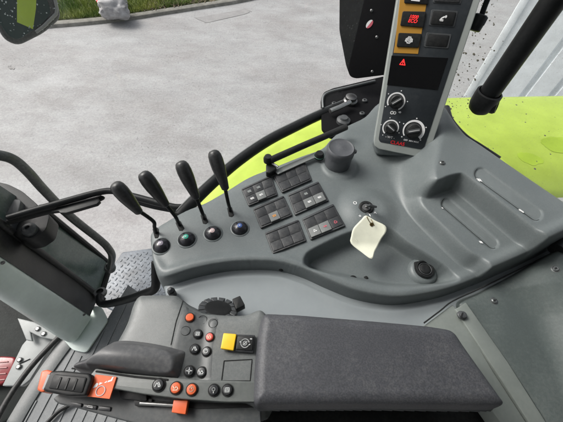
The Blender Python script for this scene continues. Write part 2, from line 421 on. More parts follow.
# leaf litter strip behind the kerb (brownish stretch further along)
def rock(name, px, py, size, mat, label, cat, seed):
    random.seed(seed); b = bmesh.new(); bmesh.ops.create_icosphere(b, subdivisions=4, radius=1)
    from mathutils import noise as nz
    for v in b.verts:
        d = 1 + .35 * nz.noise(v.co * 1.3 + Vector((seed, 0, 0))) + .16 * nz.noise(v.co * 3.5) + .06 * nz.noise(v.co * 9)
        v.co = Vector((v.co.x * size[0] * d, v.co.y * size[1] * d, v.co.z * size[2] * d))
    c = P(px, py, .12)
    for v in b.verts: v.co += c + Vector((0, 0, size[2] * .5))
    tag(bmobj(name, b, mat), label, cat)
M_rock = plastic('boulder_stone', (.36, .35, .35), .85, 40, 1, .4, mott=.35, dustcol=(.55, .55, .55))
rock('boulder', 116, 13.5, (.24, .18, .15), M_rock, 'rough grey boulder on the grass just behind the kerb', 'boulder', 3)
rock('boulder', 117, 3, (.17, .12, .09), M_rock, 'smaller pale stone in the grass behind the big boulder', 'boulder', 9)
# toppled red and white marker post in the grass
tp = thing('marker_post', P(98, 4, .16), 'short red and white marker post lying in the grass left of the boulder', 'marker post')
a_, c_ = P(95, -4, .2), P(101, 4, .16)
bmobj('post', tube_bm([a_.lerp(c_, t) for t in (0, .5, 1)], .035), M_white, tp)
for t in (.25, .6): bmobj('red_band', tube_bm([a_.lerp(c_, t), a_.lerp(c_, t + .14)], .0365), M_redp, tp)

# ---- lime fender
M_lime = plastic('lime_paint', (0.46, 0.60, 0.08), .22, 150, .05, .06, mott=.10, dustcol=(.45, .5, .2))
fd = thing('rear_fender', P(480, 140, 1.6), 'wide lime green mudguard outside the window, mud spotted at its front', 'mudguard')
fouter = [(200, 203), (214, 185), (240, 162), (268, 143), (295, 128), (322, 116), (352, 106), (400, 99), (450, 96), (505, 95), (563, 94), (640, 93), (700, 93)]
op = catmull([P(x, y, 1.66) for x, y in fouter], 6)
b = bmesh.new(); prev = None
for i, p in enumerate(op):
    t = (op[min(i + 1, len(op) - 1)] - op[max(i - 1, 0)]).normalized(); nn = Vector((-t.y, t.x, 0))
    if nn.y > 0: nn = -nn
    pr = [(.06, -.10), (.012, -.095), (-.012, -.06), (-.01, -.02), (.01, -.004), (.04, .002), (.12, .006), (.30, .004), (.6, -.03), (.62, -.06)]
    ring = [b.verts.new(p + nn * a + Vector((0, 0, h))) for a, h in pr]
    if prev:
        for k in range(len(pr) - 1): b.faces.new((prev[k], prev[k + 1], ring[k + 1], ring[k]))
    prev = ring
fender = bmobj('fender_shell', b, M_lime, fd, sharp=80)
def blotch(pts, z, mat, name, parent, lab=None, amp=.004):
    if hasattr(z, 'data'):
        q = catmull([on(z, x, y)[0] + UPV * .0012 for x, y in pts], 5, True)
    else: q = catmull([P(x, y, z) for x, y in pts], 5, True)
    random.seed(int(pts[0][0])); q = [v + Vector((random.uniform(-amp, amp), random.uniform(-amp, amp), 0)) for v in q]
    bb = bmesh.new(); bb.faces.new([bb.verts.new(v) for v in q]); o = bmobj(name, bb, mat, parent, False)
    if lab: o['label'] = lab
    return o
M_wet = plastic('damp_lime', (0.38, 0.53, 0.04), .12, 100, .02, .03)
blotch([(541, 140), (552, 137), (575, 140), (575, 153), (556, 152), (545, 147)], fender, M_wet, 'damp_patch', fd)
blotch([(517, 154), (527, 153), (540, 158), (543, 163), (532, 165), (522, 161)], fender, M_wet, 'damp_patch', fd)
M_mud = plastic('mud', (0.085, 0.08, 0.06), .8, 300, .5, .1)

# ---- white corrugated container behind
M_cont = plastic('container_white', (0.88, 0.92, 0.95), .5, 60, .1, .06)
M_contd = plastic('container_grey', (0.50, 0.53, 0.55), .6, 60, .1, .2)
yw = 3.15
c0 = PLN(470, 95, Vector((0, yw, 0)), Vector((0, 1, 0)))
ct = thing('corrugated_wall', Vector((c0.x, yw, 0)), 'white corrugated metal wall standing beyond the lime mudguard', 'metal wall')
b = bmesh.new(); xs = []; x = c0.x + .05; pitch = PLN(516, 60, Vector((0, yw, 0)), Vector((0, 1, 0))).x - PLN(494, 60, Vector((0, yw, 0)), Vector((0, 1, 0))).x
prof = [(c0.x, 0), (c0.x + .05, 0)]
while x < c0.x + 3.0:
    prof += [(x, 0), (x + pitch * .72, 0), (x + pitch * .80, .035), (x + pitch * .94, .035)]; x += pitch
vs = [(b.verts.new((a, yw + d, .15)), b.verts.new((a, yw + d, 2.7))) for a, d in prof]
for (a, a2), (c, c2) in zip(vs[:-1], vs[1:]):
    if (a.co - c.co).length > 1e-6: b.faces.new((a, c, c2, a2))
WR = Matrix.Translation((c0.x, yw, 0)) @ Matrix.Rotation(math.radians(-32), 4, 'Z') @ Matrix.Translation((-c0.x, -yw, 0))
bmesh.ops.transform(b, matrix=WR, verts=b.verts)
bmobj('corrugated_sheet', b, M_cont, ct, False)
def box_bm(x0, x1, y0, y1, z0, z1, bevel=.0, bm=None):
    return prism_bm([Vector((x0, y0, z1)), Vector((x1, y0, z1)), Vector((x1, y1, z1)), Vector((x0, y1, z1))], Vector((0, 0, z0 - z1)), bevel, 2, bm)
cbm = box_bm(c0.x - .05, c0.x + .012, yw - .02, yw + .12, .0, 2.75, .008); bmesh.ops.transform(cbm, matrix=WR, verts=cbm.verts); bmobj('corner_post', cbm, M_cont, ct)
cbm = box_bm(c0.x + .014, c0.x + 3.0, yw - .015, yw + .1, .0, .148, .008); bmesh.ops.transform(cbm, matrix=WR, verts=cbm.verts); bmobj('base_rail', cbm, M_contd, ct)

# ---- mirror, top left
M_mirg = flatm('mirror_glass', (.05, .08, .075), .08, .3)
mr = thing('side_mirror', D(30, 20, 1.25), 'dark rounded side mirror with a lime reflection in the top left corner', 'mirror')
mo = D(30, 10, 1.25); mn = (CP - mo).normalized()
def MP(x, y, off=0): return PLN(x, y, mo + mn * off, mn)
mpoly = rnd([(-40, -30), (50, -30), (58, 4), (61, 18), (44, 33), (18, 46), (4, 40), (-6, 22), (-40, 10)], 8)
bmobj('housing', prism_bm([MP(x, y) for x, y in mpoly], -mn * .05, .012, 4), plastic('mirror_housing', (.03, .036, .036), .4, 300, .2, .25), mr)
gpoly = rnd([(-36, -28), (44, -28), (47, 0), (52, 14), (38, 27), (18, 40), (8, 36), (-2, 20), (-36, 8)], 6)
bmobj('mirror_glass', prism_bm([MP(x, y, .0035) for x, y in gpoly], -mn * .004, .0008, 1), M_mirg, mr)
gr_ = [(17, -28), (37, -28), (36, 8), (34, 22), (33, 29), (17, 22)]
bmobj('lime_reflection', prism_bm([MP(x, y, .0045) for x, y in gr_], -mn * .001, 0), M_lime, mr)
bmobj('mirror_rim', tube_bm([MP(x, y, .006) for x, y in [(50, -20), (57, 8), (56, 14), (44, 26), (36, 32)]], .006, 10), plastic('rim_grey', (.2, .21, .2), .4, 300, .2, .2), mr)
b = bmesh.new(); random.seed(11)
for i in range(70):
    x, y = random.uniform(0, 58), random.uniform(0, 42); x0_ = MP(x, y, .005)
    if x > 17 and y < 25 and x < 37: continue
    if y > 46 - x * .35 or y > 25 + x * .9: continue
    lathe_bm(x0_, mn, [(.0022 * random.uniform(.4, 1.2), 0), (.0013, .0008), (0, .0012)], 8, b)
tag(bmobj('water_drop', b, flatm('water_drops', (.5, .55, .55), .05), mr), kind='stuff')

# ================================================================== CAB LEFT: floor, pillar, door panel
M_floor = plastic('floor_mat', (0.145, 0.16, 0.17), .5, 500, .3, .3, scr=.25)
FZ = 1.36
# floor with shallow ribs running along the sight direction of the photo
f0, f1 = P(37, 421, FZ), P(75, 349, FZ); fdir = (f1 - f0).normalized(); fn = Vector((-fdir.y, fdir.x, 0))
fpts = [(2, 440), (62, 336), (80, 352), (108, 318), (128, 285), (150, 300), (300, 330), (300, 460), (0, 460)]
b = prism_bm([P(x, y, FZ) for x, y in fpts], Vector((0, 0, -.05)), 0)
tag(bmobj('floor', b, M_floor, None, False), kind='structure')
b = bmesh.new()
fw2 = [(P(x, y, FZ).x, P(x, y, FZ).y) for x, y in [(10, 440), (74, 338), (82, 354), (112, 320), (128, 285), (150, 300), (300, 330), (300, 460)]]
for k in range(-14, 24):
    c = f0 + fn * (k * .034); tt = np.linspace(-.26, .40, 67)
    ins = sdf(fw2, np.array([(c + fdir * t).x for t in tt]), np.array([(c + fdir * t).y for t in tt])) > .006
    i = 0
    while i < 67:
        if not ins[i]: i += 1; continue
        j = i
        while j + 1 < 67 and ins[j + 1]: j += 1
        if j - i > 3:
            a_, c_ = c + fdir * tt[i], c + fdir * tt[j]
            prism_bm([a_ - fn * .0022 + UPV * .003, c_ - fn * .0022 + UPV * .003, c_ + fn * .0022 + UPV * .003, a_ + fn * .0022 + UPV * .003], Vector((0, 0, -.0025)), 0, bm=b)
        i = j + 1
tag(bmobj('floor_ribs', b, M_floor, None, False), kind='structure')

# ---- front pillar
pb = P(96, 316, FZ + .01); pc = P(76, 346, FZ + .01)
pt = V(pb, -25, 234); pd = V(pc, -25, 290)
cp_ = thing('cab_pillar', (pb + pc) / 2, 'pale grey green cab pillar with rounded foot rising from the floor at the left', 'pillar')
fv = (pc - pb); side = Vector((-fv.y, fv.x, 0)).normalized() * .07
if side.x > 0: side = -side
H_ = UPV * 1.1
base = [pb, pc, pc + side, pb + side]
tq = V(pb, -25, 234); tr2 = V(pc, -25, 279); top4 = [tq, tr2, tr2 + side, tq + side]
b = bmesh.new(); va = [b.verts.new(p) for p in top4]; vb_ = [b.verts.new(p) for p in base]
b.faces.new(va); b.faces.new(vb_[::-1])
for i in range(4): b.faces.new((va[i], vb_[i], vb_[(i + 1) % 4], va[(i + 1) % 4]))
bmesh.ops.recalc_face_normals(b, faces=b.faces); bmesh.ops.bevel(b, geom=b.edges[:], offset=.024, segments=8, profile=.5, affect='EDGES')
bmobj('pillar_post', b, M_pillar, cp_)
ft = [P(x, y, FZ + .012) for x, y in rnd([(101, 306), (108, 320), (86, 353), (72, 350), (60, 336), (86, 306)], 4)]
bmobj('foot_plate', prism_bm(ft, UPV * -.01, .003, 2), M_pillar, cp_)
for x, y in [(86, 311), (6, 258)]:
    o_ = V(pb, x, y); nn_ = (CP - o_); nn_.z = 0; nn_.normalize()
    o_ = o_ + (pc - pb).normalized() * .012
    bmobj('screw', lathe_bm(o_ + nn_ * .002, nn_, [(.0, .0), (.005, .0), (.005, .002), (.003, .003), (0, .001)], 14), M_dsteel, cp_)

# ---- black rubber seal and outer sill at the lower left
M_rub = plastic('rubber_seal', (.013, .014, .015), .5, 400, .3, .12)
so = thing('door_sill', P(40, 350, FZ), 'pale grey sill plate with bolts outside the floor edge at the lower left', 'sill')
sill = [(60, 338), (46, 332), (30, 352), (16, 370), (2, 386), (2, 387), (25, 384)]
slab('sill_plate', [(57, 336), (36, 329), (22, 345), (2, 386), (22, 386), (30, 380)], FZ - .03, .02, plastic('sill_white', (.26, .28, .28), .45, 300, .2, .2), so, .003)
b = slab('bracket', [(17, 318), (34, 322), (58, 334), (54, 340), (40, 337), (30, 332), (32, 341), (26, 340)], FZ + .0, .012, plastic('bracket_white', (.28, .30, .30), .45, 300, .3, .3), so, .003)
for x, y in [(20, 360), (19, 367), (38, 329), (44, 334)]:
    bmobj('bolt', lathe_bm(P(x, y, FZ - .028 if x < 30 else FZ + .001), UPV, [(.009, 0), (.009, .004), (.006, .006), (0, .006)], 6), M_dsteel, so, False)
b = tube_bm([P(19, 364, FZ - .028), P(30, 359, FZ - .028)], .0015, 6); bmobj('seam', b, M_seam, so)
sp_ = [P(x, y, FZ + .012) for x, y in [(-6, 425), (10, 396), (30, 368), (52, 344), (66, 330)]]
tag(bmobj('floor_seal', tube_bm(catmull(sp_, 6), .009, 12), M_rub), 'black rubber seal strip running along the floor edge', 'rubber seal')
sk = [P(x, y, FZ + .006) for x, y in [(6, 422), (24, 392), (44, 362), (62, 338)]]
b = bmesh.new(); cs = catmull(sk, 6); off = (P(72, 345, FZ) - P(62, 338, FZ))
prism_bm(cs + [p + off for p in reversed(cs)], UPV * -.01, .002, 2, b)
tag(bmobj('edge_trim', b, plastic('edge_trim', (.10, .112, .115), .4, 300, .2, .2)), 'smooth grey trim strip between rubber seal and ribbed floor mat', 'trim strip')
# dark outside, below: front wheel arch / hood side with a red reflector
M_hood = plastic('dark_panel', (.012, .016, .015), .6, 200, .3, .02, mott=.3, spec=.2)
dk = thing('lower_body_panel', P(0, 340, 1.1), 'dark dirty body panel seen below the cab beyond the sill', 'body panel')
slab('panel', [(-60, 250), (0, 262), (60, 320), (64, 345), (40, 370), (10, 420), (-60, 460)], 1.22, .05, M_hood, dk, .01)
rl = thing('rear_reflector', P(8, 370, 1.24), 'red lamp lens lying below the pale sill plate at the left edge', 'lamp')
slab('lens', rnd([(-30, 360), (2, 356), (16, 357), (14, 366), (4, 384), (-30, 388)], 4), 1.26, .035, flatm('red_lens', (.22, .015, .02), .2), rl, .006)
b = bmesh.new()
for k in range(4): prism_bm([P(-30, 364 + k * 6, 1.262), P(8 - k, 361 + k * 6, 1.262), P(8 - k, 362 + k * 6, 1.262), P(-30, 365 + k * 6, 1.262)], UPV * .002, 0, bm=b)
bmobj('lens_rib', b, flatm('lens_rib', (.28, .06, .06), .3), rl)['kind'] = 'stuff'

# ---- dark door panel (lower door glass seen almost edge on)
dg_ = thing('cab_door', P(100, 285, FZ), 'open cab door seen edge on with dark dusty glass and black frame at the left', 'door')
M_glassd = plastic('dark_dusty_glass', (.080, .120, .106), .22, 60, .05, .25, dustcol=(.35, .38, .36), mott=.3)
d0 = P(99, 297, 1.34); d1 = P(110, 262, 1.34)
t0 = V(d0, -40, 204); t1 = V(d1, -20, 172)
t1b = V(d1, 30, 205)
nrm = (d1 - d0).cross(UPV).normalized()
if nrm.dot(CP - d0) < 0: nrm = -nrm
bmobj('door_glass', prism_bm([d0, d1, V(d1, 95, 252), t1b, t1, t0], -nrm * .006, .001, 1), M_glassd, dg_)
bmobj('door_edge', tube_bm([V(d1, 112, 266), V(d1, 92, 249), V(d1, 66, 228), V(d1, 40, 207)], .010, 10), M_blk, dg_)
bmobj('door_seal', tube_bm(catmull([P(101, 300, 1.35) + nrm * .01, V(d0, 88, 290) + nrm * .01, V(d0, 50, 262) + nrm * .01, V(d0, 0, 226) + nrm * .01, V(d0, -40, 197) + nrm * .01], 5), .010, 12), M_rub, dg_)
bmobj('lower_rail', tube_bm([d0 + nrm * .004, d1 + nrm * .004], .012, 10), M_blk, dg_)
bmobj('seal_panel', prism_bm([d0 - nrm * .002, V(d0, 88, 285), V(d0, -40, 195), V(pb, -30, 236), V(pb, 90, 316)], -(CP - d0).normalized() * .012, 0), M_rub, dg_)
# hinge block: black housing where the window bar starts
hb = [(-30, 176), (8, 184), (22, 191), (37, 204), (40, 210), (50, 214), (46, 230), (34, 238), (22, 240), (8, 232), (-30, 214)]
hz = 1.86
slab('hinge_cover', hb, hz, .05, M_blk, dg_, .008, rr=4)
slab('hinge_plate', [(2, 222), (14, 199), (21, 200), (18, 212), (12, 222), (10, 228)], hz + .02, .022, M_dgrey, dg_, .004, rr=2)
bmobj('hinge_knuckle', lathe_bm(P(31, 231, hz + .0), UPV, [(.018, 0), (.018, .012), (.012, .018), (.006, .018), (.005, .012), (0, .012)], 24), M_dgrey, dg_)

# ---- outside handrail
M_rail = plastic('rail_grey', (.045, .052, .052), .32, 300, .15, .25)
hp = [P(-30, 152, 2.02), P(-2, 155, 2.0), P(14, 160, 1.97), P(28, 172, 1.93), P(44, 190, 1.86), P(70, 216, 1.74), P(100, 240, 1.6), P(108, 248, 1.56), P(112, 256, 1.5), P(110, 268, 1.4)]
hr = thing('handrail', P(110, 268, 1.3), 'grey bent steel handrail outside the cab above the step plate', 'handrail')
bmobj('rail', tube_bm(catmull(hp, 10), .013, 18), M_rail, hr)
bmobj('rail_foot', lathe_bm(P(110, 268, 1.39), (P(108, 250, 1.5) - P(110, 268, 1.39)), [(.0, -.01), (.02, -.01), (.022, 0), (.02, .012), (.014, .014)], 20), M_rail, hr)

# ---- tread plate of the step
M_step = plastic('tread_plate', (.16, .19, .225), .38, 300, .3, .45, dustcol=(.07, .065, .06), mott=.6)
M_dirt = plastic('step_dirt', (.025, .025, .025), .8, 200, .6, .2)
st = thing('boarding_step', P(140, 270, 1.15), 'grey metal tread plate step with raised studs outside the door', 'step')
sz = 1.18
slab('tread', [(122, 252), (152, 248), (178, 246), (182, 300), (130, 320), (104, 306), (104, 280)], sz, .03, M_step, st, .006, rr=2)
b = bmesh.new(); o_ = P(140, 275, sz); ax = (P(150, 262, sz) - o_).normalized(); ay = Vector((-ax.y, ax.x, 0))
for i in range(-9, 10):
    for j in range(-9, 10):
        a = ax if (i + j) % 2 else ay; c = o_ + ax * i * .021 + ay * j * .021 ; s = Vector((-a.y, a.x, 0))
        prism_bm([c - a * .009, c - s * .0035, c + a * .009, c + s * .0035], UPV * .0022, .0008, 1, b)
for v in b.verts: pass
o = bmobj('stud', b, M_step, st); o['kind'] = 'stuff'
# keep only studs on the tread
bm2 = bmesh.new(); bm2.from_mesh(o.data); pl = [(P(x, y, sz).x, P(x, y, sz).y) for x, y in [(124, 254), (152, 250), (176, 248), (178, 300), (130, 317), (107, 304), (107, 282)]]
X = np.array([v.co.x for v in bm2.verts]); Y = np.array([v.co.y for v in bm2.verts]); ins = sdf(pl, X, Y) > .004
bmesh.ops.delete(bm2, geom=[v for v, k in zip(list(bm2.verts), ins) if not k], context='VERTS'); bm2.to_mesh(o.data); bm2.free()


# ---- black grab pipe between pillar and console
gp = catmull([P(100, 296, 1.46), P(100, 302, 1.47), P(107, 304, 1.48), P(125, 300, 1.55), P(146, 293, 1.64), P(155, 288, 1.68), P(156, 275, 1.72), P(156, 262, 1.75)], 8)
gh = thing('grab_pipe', P(100, 296, 1.42), 'black pipe bending from the floor up under the grey console', 'pipe')
bmobj('pipe', tube_bm(gp, .013, 18), M_blkm, gh)
bmobj('pipe_collar', lathe_bm(P(101, 294, 1.45), UPV + Vector((0, .3, 0)), [(0, 0), (.02, 0), (.022, .006), (.020, .014), (.012, .016)], 24), plastic('collar', (.12, .125, .125), .35, 300, .2, .3), gh)

# ================================================================== CONSOLE
ZC, ZL, ZS, ZP = 1.95, 1.912, 2.045, 1.990
con = thing('side_console', P(300, 240, ZC), 'moulded grey side console with switches and storage tray along the window', 'console')
out_px = [(149, 236), (152, 228), (165, 219), (185, 208), (205, 200), (228, 187), (248, 175), (270, 166), (300, 154), (322, 146), (332, 136), (346, 124), (366, 114), (380, 100), (405, 88), (430, 92), (446, 112), (462, 134), (480, 147), (563, 204), (640, 256), (700, 300), (640, 350), (470, 350), (420, 372), (300, 366), (190, 350), (170, 325), (164, 300), (160, 284), (153, 262)]
_zo = lambda x, y: ZC if x < 400 else (ZC + (x - 400) / 40 * .078 if x < 440 else (2.028 if y < 310 else ZC))
W_out = [(v.x, v.y) for v in catmull([P(x, y, _zo(x, y)) * 1 for x, y in out_px], 4, True)]
step_hi = [(140, 258), (154, 272), (160, 276), (170, 276), (200, 268), (235, 263), (275, 263), (302, 270), (330, 282), (360, 293), (395, 298), (428, 294), (455, 287), (480, 277), (520, 259), (566, 236), (650, 196), (700, 500), (300, 520), (140, 480), (120, 300)]
step_lo = [(140, 268), (154, 281), (162, 286), (174, 285), (203, 277), (236, 271), (273, 271), (300, 277), (326, 289), (355, 300), (392, 306), (430, 301), (457, 293), (482, 283), (522, 265), (568, 242), (652, 201), (705, 500), (300, 530), (130, 490), (110, 300)]
W_sh, W_sl = wpoly(step_hi, ZC), wpoly(step_lo, ZL)
tray_hi = [(302, 262), (304, 256), (312, 249), (345, 233), (372, 226), (392, 229), (410, 243), (440, 263), (458, 277), (456, 283), (440, 286), (412, 288), (385, 287), (362, 282), (335, 277), (312, 272), (303, 267)]
tray_lo = [(311, 263), (316, 259), (325, 255), (350, 244), (370, 240), (388, 243), (404, 253), (424, 264), (440, 275), (437, 280), (424, 281), (412, 281), (388, 280), (364, 275), (342, 270), (322, 267), (313, 265)]
W_th, W_tl = wpoly(tray_hi, ZC), wpoly(tray_lo, ZC - .035)
sh_lo = [(382, 150), (386, 168), (393, 190), (408, 214), (430, 238), (455, 262), (478, 280), (520, 330), (760, 500), (800, 300), (640, 200), (470, 60), (430, 60), (388, 110)]
sh_hi = [(436, 140), (430, 165), (425, 185), (423, 203), (445, 226), (470, 250), (490, 266), (520, 330), (760, 520), (820, 280), (640, 180), (480, 80), (455, 90), (442, 115)]
W_so, W_si = wpoly(sh_lo, ZC), wpoly(sh_hi, ZP)
s2_lo = [(408, 188), (424, 198.5), (434, 196), (444, 192), (452, 190), (462, 197), (495, 225), (532, 257), (552, 272), (760, 440), (820, 200), (480, 60), (410, 70), (402, 120), (402, 160)]
s2_hi = [(438, 179), (448, 175.5), (458, 173.5), (467, 176), (500, 201), (548, 238.5), (570, 256), (760, 400), (820, 190), (490, 70), (456, 90), (448, 120), (442, 150), (437, 170)]
W_2l, W_2h = wpoly(s2_lo, ZP), wpoly(s2_hi, ZS)
pad_hi = [(431, 200), (437, 195), (446, 193), (455, 199), (480, 221), (505, 243), (520, 262), (505, 268), (492, 263), (462, 236), (438, 211)]
def capsule(a, c, r, n=10):
    a, c = Vector(a), Vector(c); t = (c - a).normalized(); s = Vector((-t.y, t.x)); out = []
    for k in range(n + 1):
        g = math.pi * k / n; v = c + (s * math.cos(g) + t * math.sin(g)) * r; out.append((v.x, v.y))
    for k in range(n + 1):
        g = math.pi * k / n; v = a + (-s * math.cos(g) - t * math.sin(g)) * r; out.append((v.x, v.y))
    return out
CAPS = [((481, 174), (536, 214), 6.5, ZS), ((447, 203.5), (493, 243), 5.6, ZP)]
CW = [(wpoly(capsule(a, c, r + .9), z, 1, False), wpoly(capsule(a, c, r - 1.2), z, 1, False)) for a, c, r, z in CAPS]
dome_c = P(368, 210, ZC)
foot_c = P(404, 140, ZC)
cup_c = P(340, 166, ZC)
def Hcon(X, Y):
    H = np.full(X.shape, ZC)
    H = feature(H, X, Y, W_so, W_si, ZP - ZC)
    H = feature(H, X, Y, W_2l, W_2h, ZS - ZP)
    for a_, b_ in CW: H = feature(H, X, Y, a_, b_, -.0042)
    # bulge under the ignition lock
    r = np.hypot(X - dome_c.x, Y - dome_c.y); H = H + .015 * sstep((.085 - r) / .055)
    # swelling around the pillar foot
    r = np.hypot((X - foot_c.x), (Y - foot_c.y)); H = H + .004 * sstep((.15 - r) / .09)
    # collar around the lidded cup
    r = np.hypot(X - cup_c.x, Y - cup_c.y); H = H + .004 * sstep((.056 - r) / .012) * sstep((Y - cup_c.y + .06) / .03 + .6)
    H = feature(H, X, Y, W_th, W_tl, -.045)
    # lip along the front edge, then the step down to the lower deck
    a = sdf(W_sh, X, Y); H = H + .006 * np.exp(-((a + .012) / .012) ** 2)
    b_ = sdf(W_sl, X, Y); t = np.where(b_ >= 0, 1.0, np.where(a <= 0, 0.0, a / (a - b_ + 1e-9)))
    H = H * (1 - sstep(t)) + (ZL - .035) * sstep(t)
    # edge roll-off
    e = sdf(W_out, X, Y)
    H = H - .012 * np.exp(-np.maximum(e, 0) / .02) - .16 * sstep(-e / .016)
    H = H + .0004 * np.sin(X * 23) * np.sin(Y * 19)
    return H
xs_ = [p[0] for p in W_out]; ys_ = [p[1] for p in W_out]
console = hf_mesh('console_shell', Hcon, (-.36, 1.0, .02, 1.12), .0018, M_con, con, cut=lambda X, Y: (sdf(W_out, X, Y) > -.0165) & (sdf(W_sl, X, Y) < .004))

M_deck = plastic('deck_light_plastic', (0.27, 0.30, 0.315), .36, 700, .06, .08, mott=.05)
def Hdeck(X, Y):
    e = sdf(W_out, X, Y); r = sdf(W_sh, X, Y)
    return ZL + .0 * X + .010 * np.exp(-np.maximum(r - .014, 0) / .012) - .010 * np.exp(-np.maximum(r - .012, 0) / .004) - .010 * np.exp(-np.maximum(e, 0) / .012) - .14 * sstep(-e / .014)
hf_mesh('deck_panel', Hdeck, (-.36, .75, .02, .50), .0025, M_deck, con, cut=lambda X, Y: (sdf(W_out, X, Y) > -.0145) & (sdf(W_sh, X, Y) > .001))
# ---- seam lines and lower side panel, right bottom
spn = thing('wheel_arch_cover', P(520, 350, 1.9), 'dark grey green moulded cab side panel with screws at the lower right', 'cover')
sp_out = [(459, 302), (482, 290), (522, 270), (566, 247), (640, 212), (760, 300), (760, 520), (600, 520), (548, 425), (505, 362), (478, 322)]
W_p = wpoly(sp_out, 1.93, 6)
ridge = wpoly([(555, 236), (580, 320), (600, 380), (640, 460), (760, 460), (760, 200)], 1.93, 4)
valley = wpoly([(505, 262), (530, 320), (555, 380), (590, 460), (760, 560), (860, 100), (640, 160)], 1.93, 4)
def Hside(X, Y):
    H = np.full(X.shape, 1.93)
    H = feature(H, X, Y, valley, ridge, .045)
    e = sdf(W_p, X, Y)
    H = H - .008 * np.exp(-np.maximum(e, 0) / .006) - .12 * sstep(-e / .01)
    return H
side_shell = hf_mesh('panel_shell', Hside, (.2, .85, -.12, .56), .0022, M_side, spn, cut=lambda X, Y: sdf(W_p, X, Y) > -.0105)
def screw(px, py, surf, parent, r=.0075, mat=M_dsteel):
    o, n = on(surf, px, py)
    b = lathe_bm(o - n * .001, n, [(r * 1.35, 0), (r * 1.35, .0012), (r, .0016), (r, .0035), (r * .75, .0048), (r * .4, .0048), (r * .35, .003), (0, .003)], 20)
    s_ = bmobj('screw', b, mat, parent)
    fr = (o + n * .0038, Vector((1, 0, 0)), Vector((0, 1, 0)), n)
    strokes('screw_slot', [[(-r * .5, -r * .3), (r * .5, r * .3)]], fr, r * .25, M_seam, s_)
M_screw = flatm('grey_screw', (.16, .17, .17), .35, .6)
screw(494, 301, side_shell, spn, .0065, M_screw); screw(555.5, 269, side_shell, spn, .0065, M_screw)
for p_ in [(442, 163)]: screw(*p_, console, con, .0065, M_screw)
screw(366, 278, console, con, .004, M_seam); 

tr_ = thing('trim_strip', P(500, 380, 1.92), 'light grey trim strip with a screw between armrest and side panel', 'trim strip')
slab('outer_strip', [(459, 307), (466, 302), (476, 316), (508, 362), (550, 428), (533, 428), (495, 370), (455, 309)], 1.935, .05, M_trim, tr_, .0025)
slab('inner_strip', [(425, 325), (453, 304.5), (459, 312), (493, 371), (530, 428), (505, 428), (470, 380), (440, 335)], 1.930, .05, M_trim, tr_, .0025)
b = lathe_bm(P(461.5, 315.5, 1.937), UPV, [(0, 0), (.010, 0), (.010, .003), (.008, .0045), (.008, .007), (.006, .008), (0, .008)], 24, sq=.9)
q_ = bmobj('screw', b, M_dgrey, tr_)
strokes('screw_slot', [[(-.004, -.006), (.004, .006)]], (P(461.5, 315.5, 1.9455), Vector((1, 0, 0)), Vector((0, 1, 0)), UPV), .0022, M_seam, q_)
b = tube_bm([P(x, y, 1.9305) for x, y in [(458, 312), (470, 331), (490, 362), (515, 400), (532, 427)]], .0012, 6)
bmobj('seam', b, M_seam, tr_)
# seam between console and side panel with black end
b = tube_bm(catmull([P(x, y, 1.935) for x, y in [(424, 323), (440, 311), (453, 301), (480, 288.5), (520, 269), (556, 251), (580, 239)]], 4), .0015, 8)
bmobj('panel_gap', b, M_seam, con)
tag(bmobj('rubber_plug', tube_bm(catmull([P(x, y, 1.97) for x, y in [(556, 250), (562, 244), (575, 236)]], 4), .017, 14), M_blk), 'black rubber piece at the right edge above the side panel', 'rubber piece')
# small screw heads on the front lip of the console
for x, y in [(281, 270), (424, 304)]:
    o, n = on(console, x, y); bmobj('clip', lathe_bm(o, n, [(.005, -.001), (.005, .001), (.003, .002), (0, .002)], 14), M_seam, con)

def decal(name, pts, surf, parent, mat, lift=.0012, sub=7, smooth=True):
    """thin skin laid on a curved surface, following it"""
    q = rnd(pts, 2); b = bmesh.new(); cen = Vector((sum(p[0] for p in q) / len(q), sum(p[1] for p in q) / len(q)))
    dens = []
    for i in range(len(q)):
        a, c = Vector(q[i]), Vector(q[(i + 1) % len(q)]); m_ = max(1, int((c - a).length / 3))
        dens += [a.lerp(c, k / m_) for k in range(m_)]
    rings = []
    for r in range(sub + 1):
        t = r / sub
        rings.append([b.verts.new(on(surf, *(cen.lerp(p, t)))[0] + UPV * (lift if r < sub else lift * .2)) for p in (dens if r else [cen])])
        if r == sub - 1: pass
    for k in range(len(dens)): b.faces.new((rings[0][0], rings[1][k], rings[1][(k + 1) % len(dens)]))
    for A, B in zip(rings[1:-1], rings[2:]):
        for k in range(len(dens)): b.faces.new((A[k], B[k], B[(k + 1) % len(dens)], A[(k + 1) % len(dens)]))
    return bmobj(name, b, mat, parent, smooth)
def surf_line(pts, surf, mat, parent, name, r=.0006, lift=.0004):
    q = []
    for (a, b_) in zip(pts[:-1], pts[1:]):
        for k in range(8): q.append(on(surf, a[0] + (b_[0] - a[0]) * k / 8, a[1] + (b_[1] - a[1]) * k / 8)[0] + UPV * lift)
    q.append(on(surf, *pts[-1])[0] + UPV * lift)
    return bmobj(name, tube_bm(q, r, 6, cap=False), mat, parent)
